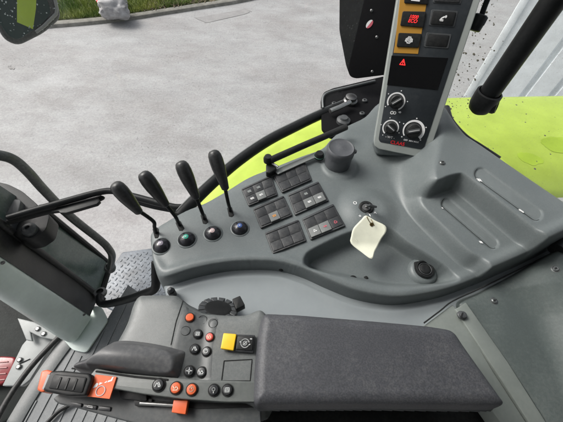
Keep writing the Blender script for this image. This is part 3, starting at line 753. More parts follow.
# ---- storage ribs: two oblong covers with white marks
def capsule(a, c, r, n=10):
    a, c = Vector(a), Vector(c); t = (c - a).normalized(); s = Vector((-t.y, t.x)); out = []
    for k in range(n + 1):
        g = math.pi * k / n; v = c + (s * math.cos(g) + t * math.sin(g)) * r; out.append((v.x, v.y))
    for k in range(n + 1):
        g = math.pi * k / n; v = a + (-s * math.cos(g) - t * math.sin(g)) * r; out.append((v.x, v.y))
    return out
M_conl = plastic('cover_grey_plastic', (0.145, 0.165, 0.168), .38, 700, .12, .08)
def oblong(a, c, r, z, name):
    cap = capsule(a, c, r); pts = []
    pp = [on(console, x, y)[0] for x, y in cap]
    o = decal(name, capsule(a, c, r - 1.8), console, con, M_conl, .0006)
    A_, C_ = Vector(a), Vector(c); t = (C_ - A_).normalized(); s = Vector((-t.y, t.x)); s = s if s.x < 0 else -s
    ln = [tuple(A_ + s * r * math.cos(g) - t * r * math.sin(g)) for g in (1.9, 1.4, 1.0, .6, .3, 0)] + [tuple(C_ + s * r * math.cos(g) + t * r * math.sin(g)) for g in (0, .3, .7, 1.1)]
    surf_line(ln, console, M_seam, o, 'groove_shade', .0006, .0003)  # dark line on the lower-left side only, painting the recess's shaded edge
    return o
o1 = oblong((481, 174), (536, 214), 6.5, ZS, 'oblong_cover')
o2 = oblong((447, 203.5), (493, 243), 5.6, ZP, 'oblong_cover')
def mark(px, py, surf, sz, parent, kind=0):
    o, n = on(surf, px, py); fr = (o + n * .0016, Vector((.75, -.6, 0)).normalized(), Vector((.6, .75, 0)).normalized(), n)
    sg = [[(-sz, -sz * .3), (0, sz * .4), (sz, -sz * .2)], [(-sz * .5, -sz * .6), (sz * .4, -sz * .6)], circ(0, 0, sz * .4, 10)] if kind == 0 else [circ(-sz * .4, 0, sz * .35, 8), circ(sz * .5, -sz * .1, sz * .3, 8), [(-sz * .4, 0), (sz * .5, -.0)]]
    strokes('mark', sg, fr, sz * .42, M_white, parent)
mark(479, 180.5, console, .006, con, 0); mark(520.5, 211.5, console, .006, con, 1); mark(442, 208.5, console, .0022, con, 1); mark(480.5, 242.5, console, .004, con, 0)

# ---- power socket in the tray
o, n = on(console, 424, 271)
zf = ZC - .045
base_ = P(424, 270, zf + .012)
b = lathe_bm(base_, UPV, [(.036, -.016), (.033, -.006), (.028, -.001), (.0245, 0), (.0, 0)], 40)
bmobj('socket_mount', b, M_con, con)
b = lathe_bm(base_ + UPV * .0005, UPV, [(.0225, 0), (.0225, .004), (.0205, .0075), (.018, .0078), (.0165, .005), (.0135, .0045), (.0125, .0075), (.009, .009), (.004, .0085), (0, .0083)], 40)
sk_ = bmobj('power_socket', b, M_blk, con)
bmobj('cap_tab', prism_bm([P(x, y, zf + .0175) for x, y in rnd([(414, 262), (419, 261), (420, 266), (415, 269)], 1)], UPV * -.003, .001, 2), M_blk, sk_)
bmobj('socket_ring', tube_bm([base_ + Vector((math.cos(a) * .0145, math.sin(a) * .0145, .0068)) for a in np.linspace(0, 2 * math.pi, 36)], .0009, 6, cap=False), M_dgrey, sk_)
b = lathe_bm(P(353, 279.5, ZC - .03), UPV, [(.009, 0), (.009, .003), (.006, .005), (0, .005)], 20); bmobj('tray_plug', b, M_blk, con)

# ---- ignition lock with key, paper tag
io, in_ = on(console, 366, 208)
in_ = (UPV * .8 + (CP - io).normalized() * .5).normalized()
b = lathe_bm(io - in_ * .004, in_, [(.019, 0), (.0185, .006), (.0155, .0085), (.012, .0085), (.0115, .006), (0, .006)], 36)
lk = bmobj('ignition_lock', b, M_blk, con)
b = lathe_bm(io + in_ * .0022, in_, [(.0105, 0), (.0105, .002), (.009, .004), (0, .004)], 30); bmobj('lock_barrel', b, M_dsteel, lk)
for (x, y), s_ in {(355, 203): 0, (375, 213): 1, (360, 216): 2}.items():
    o, n = on(console, x, y); fr = (o, Vector((1, 0, 0)), Vector((0, 1, 0)), n)
    sg = {0: [circ(0, 0, .004, 12)], 1: [[(-.003, -.002), (0, .003), (.003, -.002)], [(-.002, 0), (.002, 0)]], 2: [[(-.003, 0), (.003, 0)], [(0, -.003), (0, .003)]]}[s_]
    strokes('lock_mark', sg, fr, .0013, M_white, con)
kt = thing('ignition_key', io, 'metal ignition key with dark head turned in the lock above the tray', 'key')
k0 = io + in_ * .006; k1 = P(373, 207, k0.z + .026)
kd = (k1 - k0).normalized(); ks = kd.cross(Vector((.3, .2, 1))).normalized(); kn = ks.cross(kd)
def quad_bm(o, x, y, n, L0, L1, w0, w1, th):
    return prism_bm([o + x * L0 - y * w0, o + x * L1 - y * w1, o + x * L1 + y * w1, o + x * L0 + y * w0], n * th, th * .3, 2)
bmobj('key_blade', quad_bm(k0, kd, ks, kn, 0, .014, .0035, .0035, .0022), M_steel, kt)
bmobj('key_head', quad_bm(k0, kd, ks, kn, .012, .034, .008, .010, .005), M_dgrey, kt)
rg = P(368, 217, k0.z + .012)
bmobj('key_ring', tube_bm([rg + (kd * math.cos(a) * 1.25 + Vector((.2, -.8, -.5)).normalized() * math.sin(a)) * .0095 for a in np.linspace(0, 6.2832, 30)], .0009, 8, cap=False), M_steel, kt)
tg = thing('paper_tag', P(370, 238, 1.98), 'blank cream paper tag hanging from the ignition key over the tray', 'tag')
tagpts = [(366, 215.5), (375, 220.5), (385, 225.5), (386.3, 231.5), (382, 238), (378.5, 244.7), (374.5, 252), (371.7, 259), (362, 252.5), (351, 243.4), (351.3, 236), (353, 229), (357, 224), (361.5, 219.5)]
tagpts = [(v.x, v.y) for v in catmull([Vector((x, y, 0)) for x, y in tagpts], 3, True)]
b = bmesh.new(); cen = (368.5, 237)
def tz(x, y): return 1.987 - .0011 * (y - 216) + .0004 * max(0, y - 244) ** 1.3 + .0009 * math.sin((x - 350) / 36 * 3.1) * 12 + .00004 * (x - 368) ** 2
rings = []
for s_ in (0, .15, .3, .45, .6, .75, .88, 1):
    rings.append([b.verts.new(P(cen[0] + (x - cen[0]) * s_, cen[1] + (y - cen[1]) * s_, tz(cen[0] + (x - cen[0]) * s_, cen[1] + (y - cen[1]) * s_))) for x, y in (tagpts if s_ else [cen])])
n_ = len(tagpts)
for k in range(n_): b.faces.new((rings[0][0], rings[1][k], rings[1][(k + 1) % n_]))
for A, B in zip(rings[1:-1], rings[2:]):
    for k in range(n_): b.faces.new((A[k], B[k], B[(k + 1) % n_], A[(k + 1) % n_]))
card = bmobj('paper_card', b, M_paper, tg, True)
md = card.modifiers.new('s', 'SOLIDIFY'); md.thickness = .0005
M_ink = flatm('faded_ink', (.5, .5, .42), .8)
ho, hn = on(card, 371.5, 224.5)
bmobj('eyelet', lathe_bm(ho, hn, [(.0045, 0), (.0045, .0012), (.0025, .0016), (.002, .0004), (0, .0004)], 18), M_brass, tg)
bmobj('wire', tube_bm(catmull([ho + hn * .001, P(369, 221, ho.z + .008), P(367, 217, ho.z + .010), rg + Vector((.002, 0, .002)), P(372, 221, ho.z + .009), P(374.5, 226, ho.z + .004)], 6), .0008, 8), M_brass, tg)
o, n = on(card, 356, 240); fr = (o, (P(360, 244, o.z) - P(354, 236, o.z)).normalized(), Vector((.6, .7, 0)).normalized(), n)
strokes('faint_stamp', [[(-.005, .002), (.004, .002)], [(-.004, -.002), (.006, -.002)]], fr, .0008, M_ink, tg)

# ---- lidded cup beside the pillar
cu = thing('lidded_canister', P(341, 165, 1.95), 'round grey blue canister with a domed lid set in the console beside the display post', 'canister')
ct_ = P(341, 149, 2.008)
cx = Vector((ct_.x, ct_.y, 0))
b = lathe_bm(cx + UPV * 1.93, UPV, [(0, 0), (.0355, 0), (.0357, .03), (.036, .064), (.033, .07), (0, .07)], 48); bmobj('canister_body', b, M_cup, cu)
b = lathe_bm(cx + UPV * 2.002, UPV, [(.0355, -.010), (.0375, -.009), (.0380, .004), (.0370, .009), (.0335, .0125), (.031, .0115), (.029, .0105), (.012, .0110), (.006, .0125), (0, .0126)], 56); ld = bmobj('lid', b, M_cup, cu)
tip = cx + UPV * 1.999
bmobj('lid_tab', prism_bm([tip + Vector((.028, .010, 0)), tip + Vector((.044, .004, 0)), tip + Vector((.043, -.004, 0)), tip + Vector((.028, -.011, 0))], UPV * .008, .002, 3), M_cup, ld)
bmobj('lid_stamp', tube_bm([tip + Vector((math.cos(a) * .005, math.sin(a) * .005, .0102)) for a in np.linspace(0, 6.2832, 20)], .0006, 6, cap=False), M_dgrey, ld)
o = P(319, 157, 1.957)
b = lathe_bm(o, UPV, [(.0145, 0), (.0145, .004), (.0125, .006), (.0115, .014), (.010, .0165), (0, .016)], 28)
kb_ = bmobj('small_knob', b, M_blk, con)
bmobj('knob_ring', tube_bm([o + Vector((math.cos(a) * .0135, math.sin(a) * .0135, .0045)) for a in np.linspace(0, 6.2832, 28)], .0013, 6, cap=False), flatm('dark_green', (.03, .12, .08), .4), kb_)

# ---- six switch blocks
blocks = [[(241.2, 188.6), (271, 174.9), (277.8, 194.8), (248.7, 206)], [(272.3, 174.4), (304.6, 160.4), (312, 179.9), (282.2, 192.8)],
          [(252.9, 208.5), (283.5, 195.3), (292.7, 215.2), (261, 228.4)], [(287.7, 194.3), (318.3, 181), (329, 200.5), (295.2, 215.2)],
          [(264.8, 232.6), (298.4, 219.2), (306.6, 240.8), (272.8, 254)], [(302, 218.4), (333.2, 203.5), (345.7, 225.9), (310.8, 240)]]
def bil(c, u, v):
    a = Vector(c[0]) * (1 - u) + Vector(c[1]) * u; d = Vector(c[3]) * (1 - u) + Vector(c[2]) * u; q = a * (1 - v) + d * v; return (q.x, q.y)
# what each rocker shows: '' plain, 'two' icons top and bottom, else a marked lower half
looks = [['two', 'two_l', ''], ['', '', ''], ['', 'amber', ''], ['', 'two_l', 'lower'], ['', '', ''], ['tri', 'pinkl', 'redi']]
lab_b = ['switch block nearest the lime mudguard with two work light rockers', 'all black switch block beside the gas strut, without symbols', 'switch block with one amber marked rocker in the middle', 'switch block beside the canister with paler grey rocker ends', 'all black switch block nearest the storage tray lip, without symbols', 'switch block beside the ignition lock with red and white symbols']
bz = ZC + .004
def icon(kind, o, xd, yd, n, s, mat, parent):
    S = {'lamp': [circ(-s * .2, 0, s * .45, 10, 90, 270), [(-s * .2, s * .45), (-s * .2, -s * .45)], [(s * .1, s * .3), (s * .7, s * .45)], [(s * .1, 0), (s * .8, 0)], [(s * .1, -s * .3), (s * .7, -s * .45)]],
         'tri': [[(-s * .6, -s * .45), (0, s * .6), (s * .6, -s * .45), (-s * .6, -s * .45)]],
         'warn': [[(-s * .6, -s * .5), (0, s * .6), (s * .6, -s * .5), (-s * .6, -s * .5)], [(-s * .25, -s * .3), (s * .25, -s * .3)], [(0, -.1 * s), (0, .3 * s)]],
         'arrow': [[(-s * .7, 0), (s * .7, 0)], [(s * .2, s * .4), (s * .7, 0), (s * .2, -s * .4)], [(-s * .3, s * .4), (-s * .3, -s * .4)]],
         'house': [[(-s * .5, -s * .5), (-s * .5, s * .1), (0, s * .6), (s * .5, s * .1), (s * .5, -s * .5), (-s * .5, -s * .5)]],
         'beacon': [[(-s * .6, -s * .4), (s * .6, -s * .4)], [(-s * .35, -s * .4), (-s * .3, s * .4), (s * .3, s * .4), (s * .35, -s * .4)], [(-s * .8, s * .3), (-s * .5, s * .1)], [(s * .8, s * .3), (s * .5, s * .1)]],
         'gauge': [circ(0, 0, s * .6, 16), circ(0, 0, s * .25, 8), [(-s * .9, 0), (-s * .6, 0)], [(s * .6, 0), (s * .9, 0)]]}[kind]
    return strokes('symbol', S, (o, xd, yd, n), s * .2, mat, parent)
for bi, c in enumerate(blocks):
    blk = tag(slab('switch_block', c, bz, .007, M_sw, con, .0016, 3, rr=1.2), lab_b[bi])
    b = bmesh.new()
    # raised frame rails around the block
    for e in ([(0.015, .02), (.985, .02), (.985, .085), (.015, .085)], [(0.015, .92), (.985, .92), (.985, .98), (.015, .98)]):
        prism_bm([P(*bil(c, *q), bz + .0016) for q in e], UPV * -.002, .0005, 2, b)
    bmobj('block_rail', b, M_dgrey if bi in (3, 5) else M_sw, blk)
    for k in range(3):
        u0_, u1_ = .05 + k * .305, .05 + k * .305 + .29
        A = [P(*bil(c, u, v), bz + h) for u, v, h in ((u0_, .11, .0022), (u1_, .11, .0022), (u1_, .50, .0008), (u0_, .50, .0008))]
        B = [P(*bil(c, u, v), bz + h) for u, v, h in ((u0_, .505, .0008), (u1_, .505, .0008), (u1_, .90, .0065), (u0_, .90, .0065))]
        b = prism_bm(A, UPV * -.003, .0007, 2)
        rk = bmobj('rocker', b, M_sw, blk)
        lk_ = looks[bi][k]
        lowm = {'two_l': M_swl, 'lower': M_swl, 'tri': M_swl, 'pinkl': M_swl, 'amber': M_swl}.get(lk_, M_sw)
        if lowm is M_sw:
            B = [P(*bil(c, u, v), bz + h) for u, v, h in ((u0_, .505, .0008), (u1_, .505, .0008), (u1_, .90, .0030), (u0_, .90, .0030))]
        lo = bmobj('rocker_end', prism_bm(B, UPV * -.005, .0009, 3), lowm, rk)
        if lk_:
            xd = (A[1] - A[0]).normalized()
            for (Q, kind) in ((A, 'top'), (B, 'low')):
                n = (Q[1] - Q[0]).cross(Q[3] - Q[0]).normalized(); n = n if n.z > 0 else -n
                yd = n.cross(xd); o = (Q[0] + Q[1] + Q[2] + Q[3]) / 4
                s_ = .0062
                if kind == 'top' and lk_.startswith('two'): icon('lamp', o, xd, yd, n, s_, flatm('dull_print', (.45, .48, .47), .6), rk)
                if kind == 'low':
                    ic, mt = {'two': ('lamp', M_white), 'two_l': ('lamp', M_white), 'lower': ('lamp', M_white), 'amber': ('beacon', M_ora_i), 'tri': ('tri', M_white), 'pinkl': ('arrow', M_pink), 'redi': ('house', M_pink)}[lk_]
                    icon(ic, o, xd, yd, n, s_, mt, lo)

# ---- four hydraulic levers and their domes
M_grip = plastic('lever_grip', (.014, .015, .017), .36, 500, .2, .08)
levers = [((114, 183), (140, 213), (153, 221), (157, 235)), ((142, 172), (167, 206), (175, 216), (181, 228)), ((180, 161), (197, 199), (202, 212), (205, 221)), ((213, 150), (226, 190), (228, 202), (231, 214))]
dcol = [(.30, .27, .33), (.05, .42, .30), (.60, .45, .45), (.06, .12, .35)]
dn = ['grey', 'green', 'pale pink', 'blue']; dome_px = [(162, 246), (187, 239.5), (213, 233.5), (240, 228.5)]
pos = ['leftmost black paddle lever behind the grey dotted dome', 'second black paddle lever from the left, behind the green dotted dome', 'third black paddle lever from the left, behind the pale pink dotted dome', 'rightmost black paddle lever rising against the lime mudguard, behind the blue dotted dome']
for i, (a, g, m_, s_) in enumerate(levers):
    lt = thing('control_lever', P(*s_, ZC), pos[i], 'lever', 'hydraulic levers along the console edge')
    zt, zg, zm, zb = 2.105, 2.03, 1.992, 1.935
    top, gb, mid, bot = P(*a, zt), P(*g, zg), P(*m_, zm), P(*s_, zb)
    ax = (gb - top); tdir = ax.normalized()
    path = [top + ax * t for t in (0, .015, .05, .12, .25, .42, .6, .78, .9, .97, 1.0)]
    rad = [.002, .0075, .0112, .0140, .0152, .0148, .0130, .0106, .0090, .0080, .005]
    view = (CP - top).normalized(); wide = tdir.cross(view).normalized()
    gr = bmobj('grip', tube_bm(path, rad, 24, flat=1.0, ref=wide), M_grip, lt, sharp=60)
    bmobj('grip_seam', tube_bm([p + wide * r * 1.0 for p, r in zip(path[1:-1], rad[1:-1])], .0005, 6), M_seam, gr)
    bmobj('shaft', tube_bm(catmull([gb - tdir * .01, mid, (mid + bot) / 2 + UPV * .004, bot], 8), .0042, 14), M_blkm, lt)
    # slot
    so_ = on(console, s_[0], s_[1])[0]; sdv = (P(*m_, ZC) - P(*s_, ZC)); sdv.z = 0; sdv.normalize()
    sn = Vector((-sdv.y, sdv.x, 0)); zz = so_.z
    sl_ = [so_ + sdv * q + sn * e for q, e in ((.020, .006), (.020, -.006), (-.006, -.0065), (-.010, 0), (-.006, .0065))]
    bmobj('lever_slot', prism_bm([v + UPV * .0012 for v in sl_], UPV * -.004, .0008, 2), M_seam, con)
    # dome and its raised bezel
    o, n = on(console, *dome_px[i]); o = Vector((o.x, o.y, o.z))
    bz_ = bmobj('dome_bezel', lathe_bm(o - UPV * .001, UPV, [(.0235, 0), (.0225, .0022), (.0200, .0032), (.0188, .002), (.0188, 0)], 36), M_con, con)
    b = lathe_bm(o, UPV, [(.0185 * math.cos(t), .0015 + .0125 * math.sin(t)) for t in np.linspace(0, math.pi / 2 - .001, 10)] + [(0, .0140)], 36)
    dm_ = tag(bmobj('indicator_dome', b, M_dome if 'M_dome' in globals() else globals().setdefault('M_dome', flatm('dome_black', (.018, .018, .022), .14)), con), 'glossy dark dome with a %s dot' % dn[i])
    o2 = o + UPV * .0137; nv = (UPV + (CP - o).normalized() * .15).normalized()
    b = lathe_bm(o2 - nv * .0006, nv, [(.0058, -.0002), (.0058, .0008), (.004, .0014), (0, .0016)], 20); bmobj('colour_dot', b, flatm('dot_' + str(i), dcol[i], .3), dm_)
    strokes('dot_mark', [[(-.002, 0), (.002, 0)], [(0, -.002), (0, .002)]], (o2 + nv * .0008, Vector((1, 0, 0)), Vector((0, 1, 0)), nv), .0008, M_white, dm_)

# ---- window bars, hinge, strut, glass
wb = thing('window_frame', P(185, 212, 1.9), 'curved black metal frame of the side window sweeping behind the levers', 'window frame')
za = 1.92
pathA = catmull([P(x, y, za) for x, y in [(8, 218), (40, 208.5), (70, 200), (98, 192.5), (112, 191), (125, 194), (150, 200.5), (175, 207), (190, 206)]], 8)
bmobj('front_bar', tube_bm(pathA, .0085, 14), M_blkm, wb)
bmobj('front_bar_lower', tube_bm(catmull([P(x, y, za - .02) for x, y in [(8, 222), (40, 213.5), (70, 206), (98, 199), (102, 197)]], 6), .008, 12), M_blk, wb)
slab('guide_plate', [(56, 207), (98, 197), (100, 201), (97, 204), (66, 213), (60, 213), (58, 211), (50, 212)], za - .008, .01, M_blk, wb, .002)
bmobj('second_bar', tube_bm(catmull([P(x, y, za - .025) for x, y in [(120, 197), (150, 206), (172, 210.5), (186, 214)]], 6), .006, 12), M_blkm, wb)
pathB = catmull([P(x, y, za) for x, y in [(179, 217), (190, 205), (215, 181), (240, 160), (268, 141), (295, 127), (320, 115), (348, 103)]], 8)
bmobj('curved_bar', tube_bm(pathB, .0155, 16), M_blkm, wb)
bmobj('bar_painted_highlight', tube_bm([p + Vector((-.006, .012, .006)) for p in pathB], .0045, 8), flatm('highlight_grey', (.16, .17, .17), .35), wb)  # highlight along the bar's edge, drawn as a thin grey tube
# curved pane standing on the frame, dusty and thin
def glass_mat(name, dustf):
    m, n, b_, N = new_mat(name); L = n.links.new; n.nodes.remove(b_)
    out = [q for q in n.nodes if q.type == 'OUTPUT_MATERIAL'][0]
    tr = N('ShaderNodeBsdfTransparent'); tr.inputs[0].default_value = (.96, .975, .97, 1)
    gl = N('ShaderNodeBsdfGlossy'); gl.inputs['Roughness'].default_value = .02
    mx = N('ShaderNodeMixShader'); mx.inputs[0].default_value = .025
    L(tr.outputs[0], mx.inputs[1]); L(gl.outputs[0], mx.inputs[2])
    df = N('ShaderNodeBsdfDiffuse'); df.inputs[0].default_value = (.75, .76, .75, 1); m2 = N('ShaderNodeMixShader')
    g = N('ShaderNodeNewGeometry'); t = N('ShaderNodeTexNoise'); t.inputs['Scale'].default_value = 260; t.inputs['Detail'].default_value = 3; L(g.outputs['Position'], t.inputs['Vector'])
    t2 = N('ShaderNodeTexNoise'); t2.inputs['Scale'].default_value = 4; t2.inputs['Detail'].default_value = 4; L(g.outputs['Position'], t2.inputs['Vector'])
    r = N('ShaderNodeMapRange'); r.inputs[1].default_value = .62; r.inputs[2].default_value = .75; r.inputs[3].default_value = dustf; r.inputs[4].default_value = dustf + .3; L(t.outputs[0], r.inputs[0])
    r2 = N('ShaderNodeMapRange'); r2.inputs[1].default_value = .4; r2.inputs[2].default_value = .7; r2.inputs[3].default_value = .3; r2.inputs[4].default_value = 1.2; L(t2.outputs[0], r2.inputs[0])
    mm = N('ShaderNodeMath'); mm.operation = 'MULTIPLY'; L(r.outputs[0], mm.inputs[0]); L(r2.outputs[0], mm.inputs[1])
    L(mm.outputs[0], m2.inputs[0]); L(mx.outputs[0], m2.inputs[1]); L(df.outputs[0], m2.inputs[2]); L(m2.outputs[0], out.inputs[0]); return m
M_glass = glass_mat('window_glass', .03)
gpth = catmull(pathA[:-10:4] + pathB[17::4], 4)
b = bmesh.new(); prev = None
for p in gpth:
    ring = (b.verts.new(p + Vector((0, .002, .008))), b.verts.new(p + Vector((0, .002, 1.2))))
    if prev: b.faces.new((prev[0], ring[0], ring[1], prev[1]))
    prev = ring
bmobj('window_pane', b, M_glass, wb, True)

# bracket plate joining frame and post
br = thing('hinge_bracket', P(355, 105, 1.95), 'black steel bracket plate with bolts holding the window frame at the display post', 'bracket')
bzz = 1.93
slab('plate', [(321, 98), (324, 92), (333, 88), (384, 76), (392, 118), (374, 126), (356, 138), (330, 136), (322, 128)], bzz, .012, flatm('matt_black', (.006, .006, .007), .75, spec=.12), br, .003, rr=2)
bmobj('plate_rim', tube_bm(catmull([P(x, y, bzz + .006) for x, y in [(323, 108), (323, 97), (330, 91.5), (350, 86.5), (375, 80.5)]], 5), .0035, 8), flatm('rim_light', (.25, .26, .26), .3, .4), br)
bmobj('pivot_boss', lathe_bm(P(350, 102, bzz + .001), UPV, [(.024, 0), (.024, .008), (.019, .012), (.019, .022), (.012, .025), (0, .025)], 28), M_dsteel, br)
bmobj('pivot_boss', lathe_bm(P(343, 122, bzz + .001), UPV, [(.022, 0), (.022, .010), (.014, .014), (.012, .02), (0, .02)], 28), M_dgrey, br)
bmobj('pivot_arm', tube_bm([P(330, 111, bzz + .02), P(340, 107, bzz + .022), P(350, 102, bzz + .024)], .008, 12), M_steel, br)
for x, y in [(364.5, 101), (334, 104), (362, 114)]:
    bmobj('bolt', lathe_bm(P(x, y, bzz + .001), UPV, [(.009, 0), (.009, .004), (.007, .006), (.004, .006), (.0035, .003), (0, .003)], 6 if x < 350 else 20), M_dgrey, br)

gs_ = thing('gas_strut', P(268, 161, 1.97), 'black gas strut with ball joint lying between console and window frame', 'gas strut')
zg_ = 1.985
bmobj('cylinder', tube_bm([P(x, y, zg_) for x, y in [(270, 160.5), (272, 159.5), (300, 147), (330, 134), (346, 127)]], .0095, 18), M_blk, gs_)
bmobj('ball_joint', lathe_bm(P(268, 161.5, zg_ - .01), UPV, [(0, 0), (.012, .001), (.0125, .012), (.009, .02), (0, .021)], 20), M_blk, gs_)
bmobj('joint_block', prism_bm([P(x, y, zg_ - .012) for x, y in [(266, 164), (272, 161), (277, 168), (270, 173), (266, 172)]], UPV * -.02, .003, 3), M_blk, gs_)
bmobj('rod', tube_bm([P(272, 163, zg_ - .008), P(278, 167, zg_ - .010)], .0035, 10), M_steel, gs_)
tag(slab('sealing_strip', [(274, 170), (320, 150), (323, 154), (300, 164), (278, 174)], 1.962, .004, plastic('pale_strip', (.30, .32, .31), .4, 300, .2, .2), None, .001), 'pale grey strip lying under the gas strut behind the switches', 'strip')

# ---- side pane behind the shelf, mud specks on it
pg = thing('rear_side_window', P(448, 118, 1.93), 'clear side window pane spattered with mud beside the display post', 'window')
g0, g1 = P(434, 96, 1.92), P(620, 232, 1.95)
g0.z = g1.z = 1.90
bmobj('glass_pane', prism_bm([g0, g1, g1 + UPV * 1.2, g0 + UPV * 1.2], Vector((.0, .004, 0)), 0), M_glass, pg, False)
gn = (g1 - g0).cross(UPV).normalized(); gn = gn if gn.dot(CP - g0) > 0 else -gn
def GP(x, y, off=.001): return PLN(x, y, g0 + gn * off, gn)
random.seed(21); cnt = 0; b = bmesh.new()
gx = (g1 - g0).normalized()
for i in range(190):
    y = random.uniform(0, 132); cxs = 483 - y * .30
    x = random.gauss(cxs, 13 - y * .02)
    if x > 505: continue
    if y > 95 and random.random() < .0: continue
    r = random.choice([.8, .8, 1, 1.2, 1.6, 2.4]) * .0016
    o = GP(x, y); k = random.randint(7, 10); ph = random.random() * 6
    vs = [b.verts.new(o + (gx * math.cos(a) * random.uniform(.6, 1.5) + UPV * math.sin(a) * random.uniform(.5, 1.2)) * r) for a in [ph + 6.2832 * j / k for j in range(k)]]
    top_ = b.verts.new(o + gn * r * .4)
    for j in range(k): b.faces.new((vs[j], vs[(j + 1) % k], top_))
tag(bmobj('mud_specks', b, M_mud, pg, False), kind='stuff')
b = bmesh.new()
for i in range(70):
    x, y = random.uniform(446, 560), random.uniform(98, 170); o, n = on(fender, x, y); r = random.choice([.5, .7, 1, 1.8]) * .0028
    if n.z < .5: continue
    lathe_bm(o - n * .0003, n, [(r * random.uniform(.7, 1.3), 0), (r * .5, r * .3), (0, r * .35)], 7, b)
tag(bmobj('mud_specks', b, M_mud, fd, False), kind='stuff')

# ---- black gap under the shelf edge
tag(bmobj('rubber_edge', tube_bm(catmull([P(x, y, 1.955) for x, y in [(446, 108), (449, 119), (456, 129), (466, 139), (480, 148), (498, 160)]], 5), .012, 12), M_blk), 'black rubber edge between grey shelf and lime mudguard', 'rubber seal')

# ---- thick black tube, upper right
tb = thing('grab_bar', P(480, 105, 2.0), 'thick black padded tube running up to the top right corner', 'grab bar')
ta, tbp = D(486, 98, .86), D(575, -30, .62)
tpath = [ta.lerp(tbp, t) for t in np.linspace(0, 1, 12)]
bmobj('bar', tube_bm(tpath, .0255, 28), M_blkm, tb)
tv = (tbp - ta).normalized()
bmobj('end_socket', lathe_bm(ta - tv * .045, tv, [(0, 0), (.016, .001), (.027, .010), (.032, .025), (.0335, .05), (.033, .062), (.0285, .064)], 32), M_blk, tb)
sd2 = tv.cross((CP - ta).normalized()).normalized()
bmobj('socket_lug', lathe_bm(ta + sd2 * .022 - tv * .012 + (CP - ta).normalized() * -.004, sd2 + tv * .3, [(.02, 0), (.021, .008), (.018, .014), (.012, .015), (.010, .010), (0, .010)], 24), M_blk, tb)

# ---- hanging sensor next to the post
sn_ = thing('cable_plug', D(477, 22, .8), 'black cylindrical plug on a thin stem hanging right of the display post', 'plug')
a_, c_ = D(473, 31, .80), D(482, 14, .78); dv = (c_ - a_).normalized()
bmobj('plug_body', tube_bm([a_ + (c_ - a_) * t for t in (0, .02, .08, .5, .92, .98, 1)], [.008, .013, .0155, .0165, .0155, .013, .008], 22), M_blk, sn_)
bmobj('stem', tube_bm([c_, D(484, 8, .775), D(488, -2, .76), D(493, -20, .74)], .0065, 12), M_blkm, sn_)
bmobj('plug_clip', prism_bm([a_ + dv * q + rt * w_ + (CP - a_).normalized() * .012 for q, w_ in ((.012, .010), (.012, .020), (.03, .020), (.03, .010))], (CP - a_).normalized() * .004, .001, 2), M_dgrey, sn_)

# ================================================================== DISPLAY POST
bl, br_ = P(374, 143, 2.0), P(428, 157, 2.0)
dep = lambda p: (p - CP).dot(fw)
tl = D(412, -50, dep(bl) * .84); 
n_ = (br_ - bl).cross(tl - bl).normalized(); n_ = n_ if n_.dot(CP - bl) > 0 else -n_
po, pn = bl, n_
def Q(x, y, off=0): return PLN(x, y, po, pn) + pn * off
xd_ = (Q(428, 80) - Q(390, 76)); xd_ = (Q(431, 92) - Q(384, 85)).normalized(); yd_ = pn.cross(xd_)
dp = thing('display_post', P(402, 150, 1.95), 'upright silver edged control post with amber switches, red warning light and three dials', 'control post')
def qslab(name, pts, off, th, mat, parent, bevel=.001, seg=2, rr=0):
    if rr: pts = rnd(pts, rr)
    return bmobj(name, prism_bm([Q(x, y, off) for x, y in pts], -pn * th, bevel, seg), mat, parent)
fr_ = [(374, 141), (405, -50), (497, -50), (431, 148), (427, 156), (424, 158), (379, 149), (374.5, 146)]
post = qslab('post_housing', fr_, 0, .055, M_frame, dp, .005, 4, rr=1.5)
M_back = M_dgrey
fc_pts = [(378.5, 139), (409.5, -50), (489, -50), (424.5, 147), (421, 149.5), (380, 142)]
face = qslab('front_panel', fc_pts, .0012, .004, M_face, dp, .0008, 2, rr=1.5)
# bottom collar into the console
qslab('post_foot', [(372, 144), (376, 134), (436, 138), (432, 160), (376, 156)], -.026, .06, M_con, dp, .01, 4, rr=4)
amb = qslab('amber_field', [(403, -30), (432, -30), (418, 54), (393.5, 53), (395, 44)], .0022, .002, M_amber, dp, .0004, 1)
def btn(pts, parent, mat=M_blk): return qslab('push_button', pts, .0052, .005, mat, parent, .0012, 3, rr=1.6)
for k, pts in enumerate([[(404.5, -12), (429, -10), (427.5, 5), (404, 3.5)], [(402.5, 11.5), (426, 12), (423, 28), (400, 26)], [(398.5, 33), (421.5, 34), (418.5, 48), (396.5, 47)]]):
    bt = btn(pts, dp); c = (Q(*pts[0], .0054) + Q(*pts[1], .0054) + Q(*pts[2], .0054) + Q(*pts[3], .0054)) / 4
    if k == 0: strokes('symbol', [[(-.009, -.009), (.009, -.009)], [(-.007, -.005), (.006, -.005)], [(-.004, -.002), (.004, -.002)]], (c, xd_, yd_, pn), .0036, M_white, bt)
    if k == 1:
        text_on('lettering', '1000', c + yd_ * .0042, xd_, pn, .0105, M_redl, bt, shear=.2); text_on('lettering', 'ECO', c - yd_ * .0048, xd_, pn, .0105, M_redl, bt, shear=.2)
    if k == 2:
        strokes('symbol', [circ(0, 0, .0062, 20), [(-.003, -.001), (-.003, .0025), (.003, .0025), (.003, -.002), (-.001, -.002)], [(-.007, .003), (-.008, -.003)], [(.007, .003), (.008, -.003)], [(-.003, .007), (.003, .007)], [(-.003, -.0065), (.003, -.0065)]], (c, xd_, yd_, pn), .0026, M_white, bt)
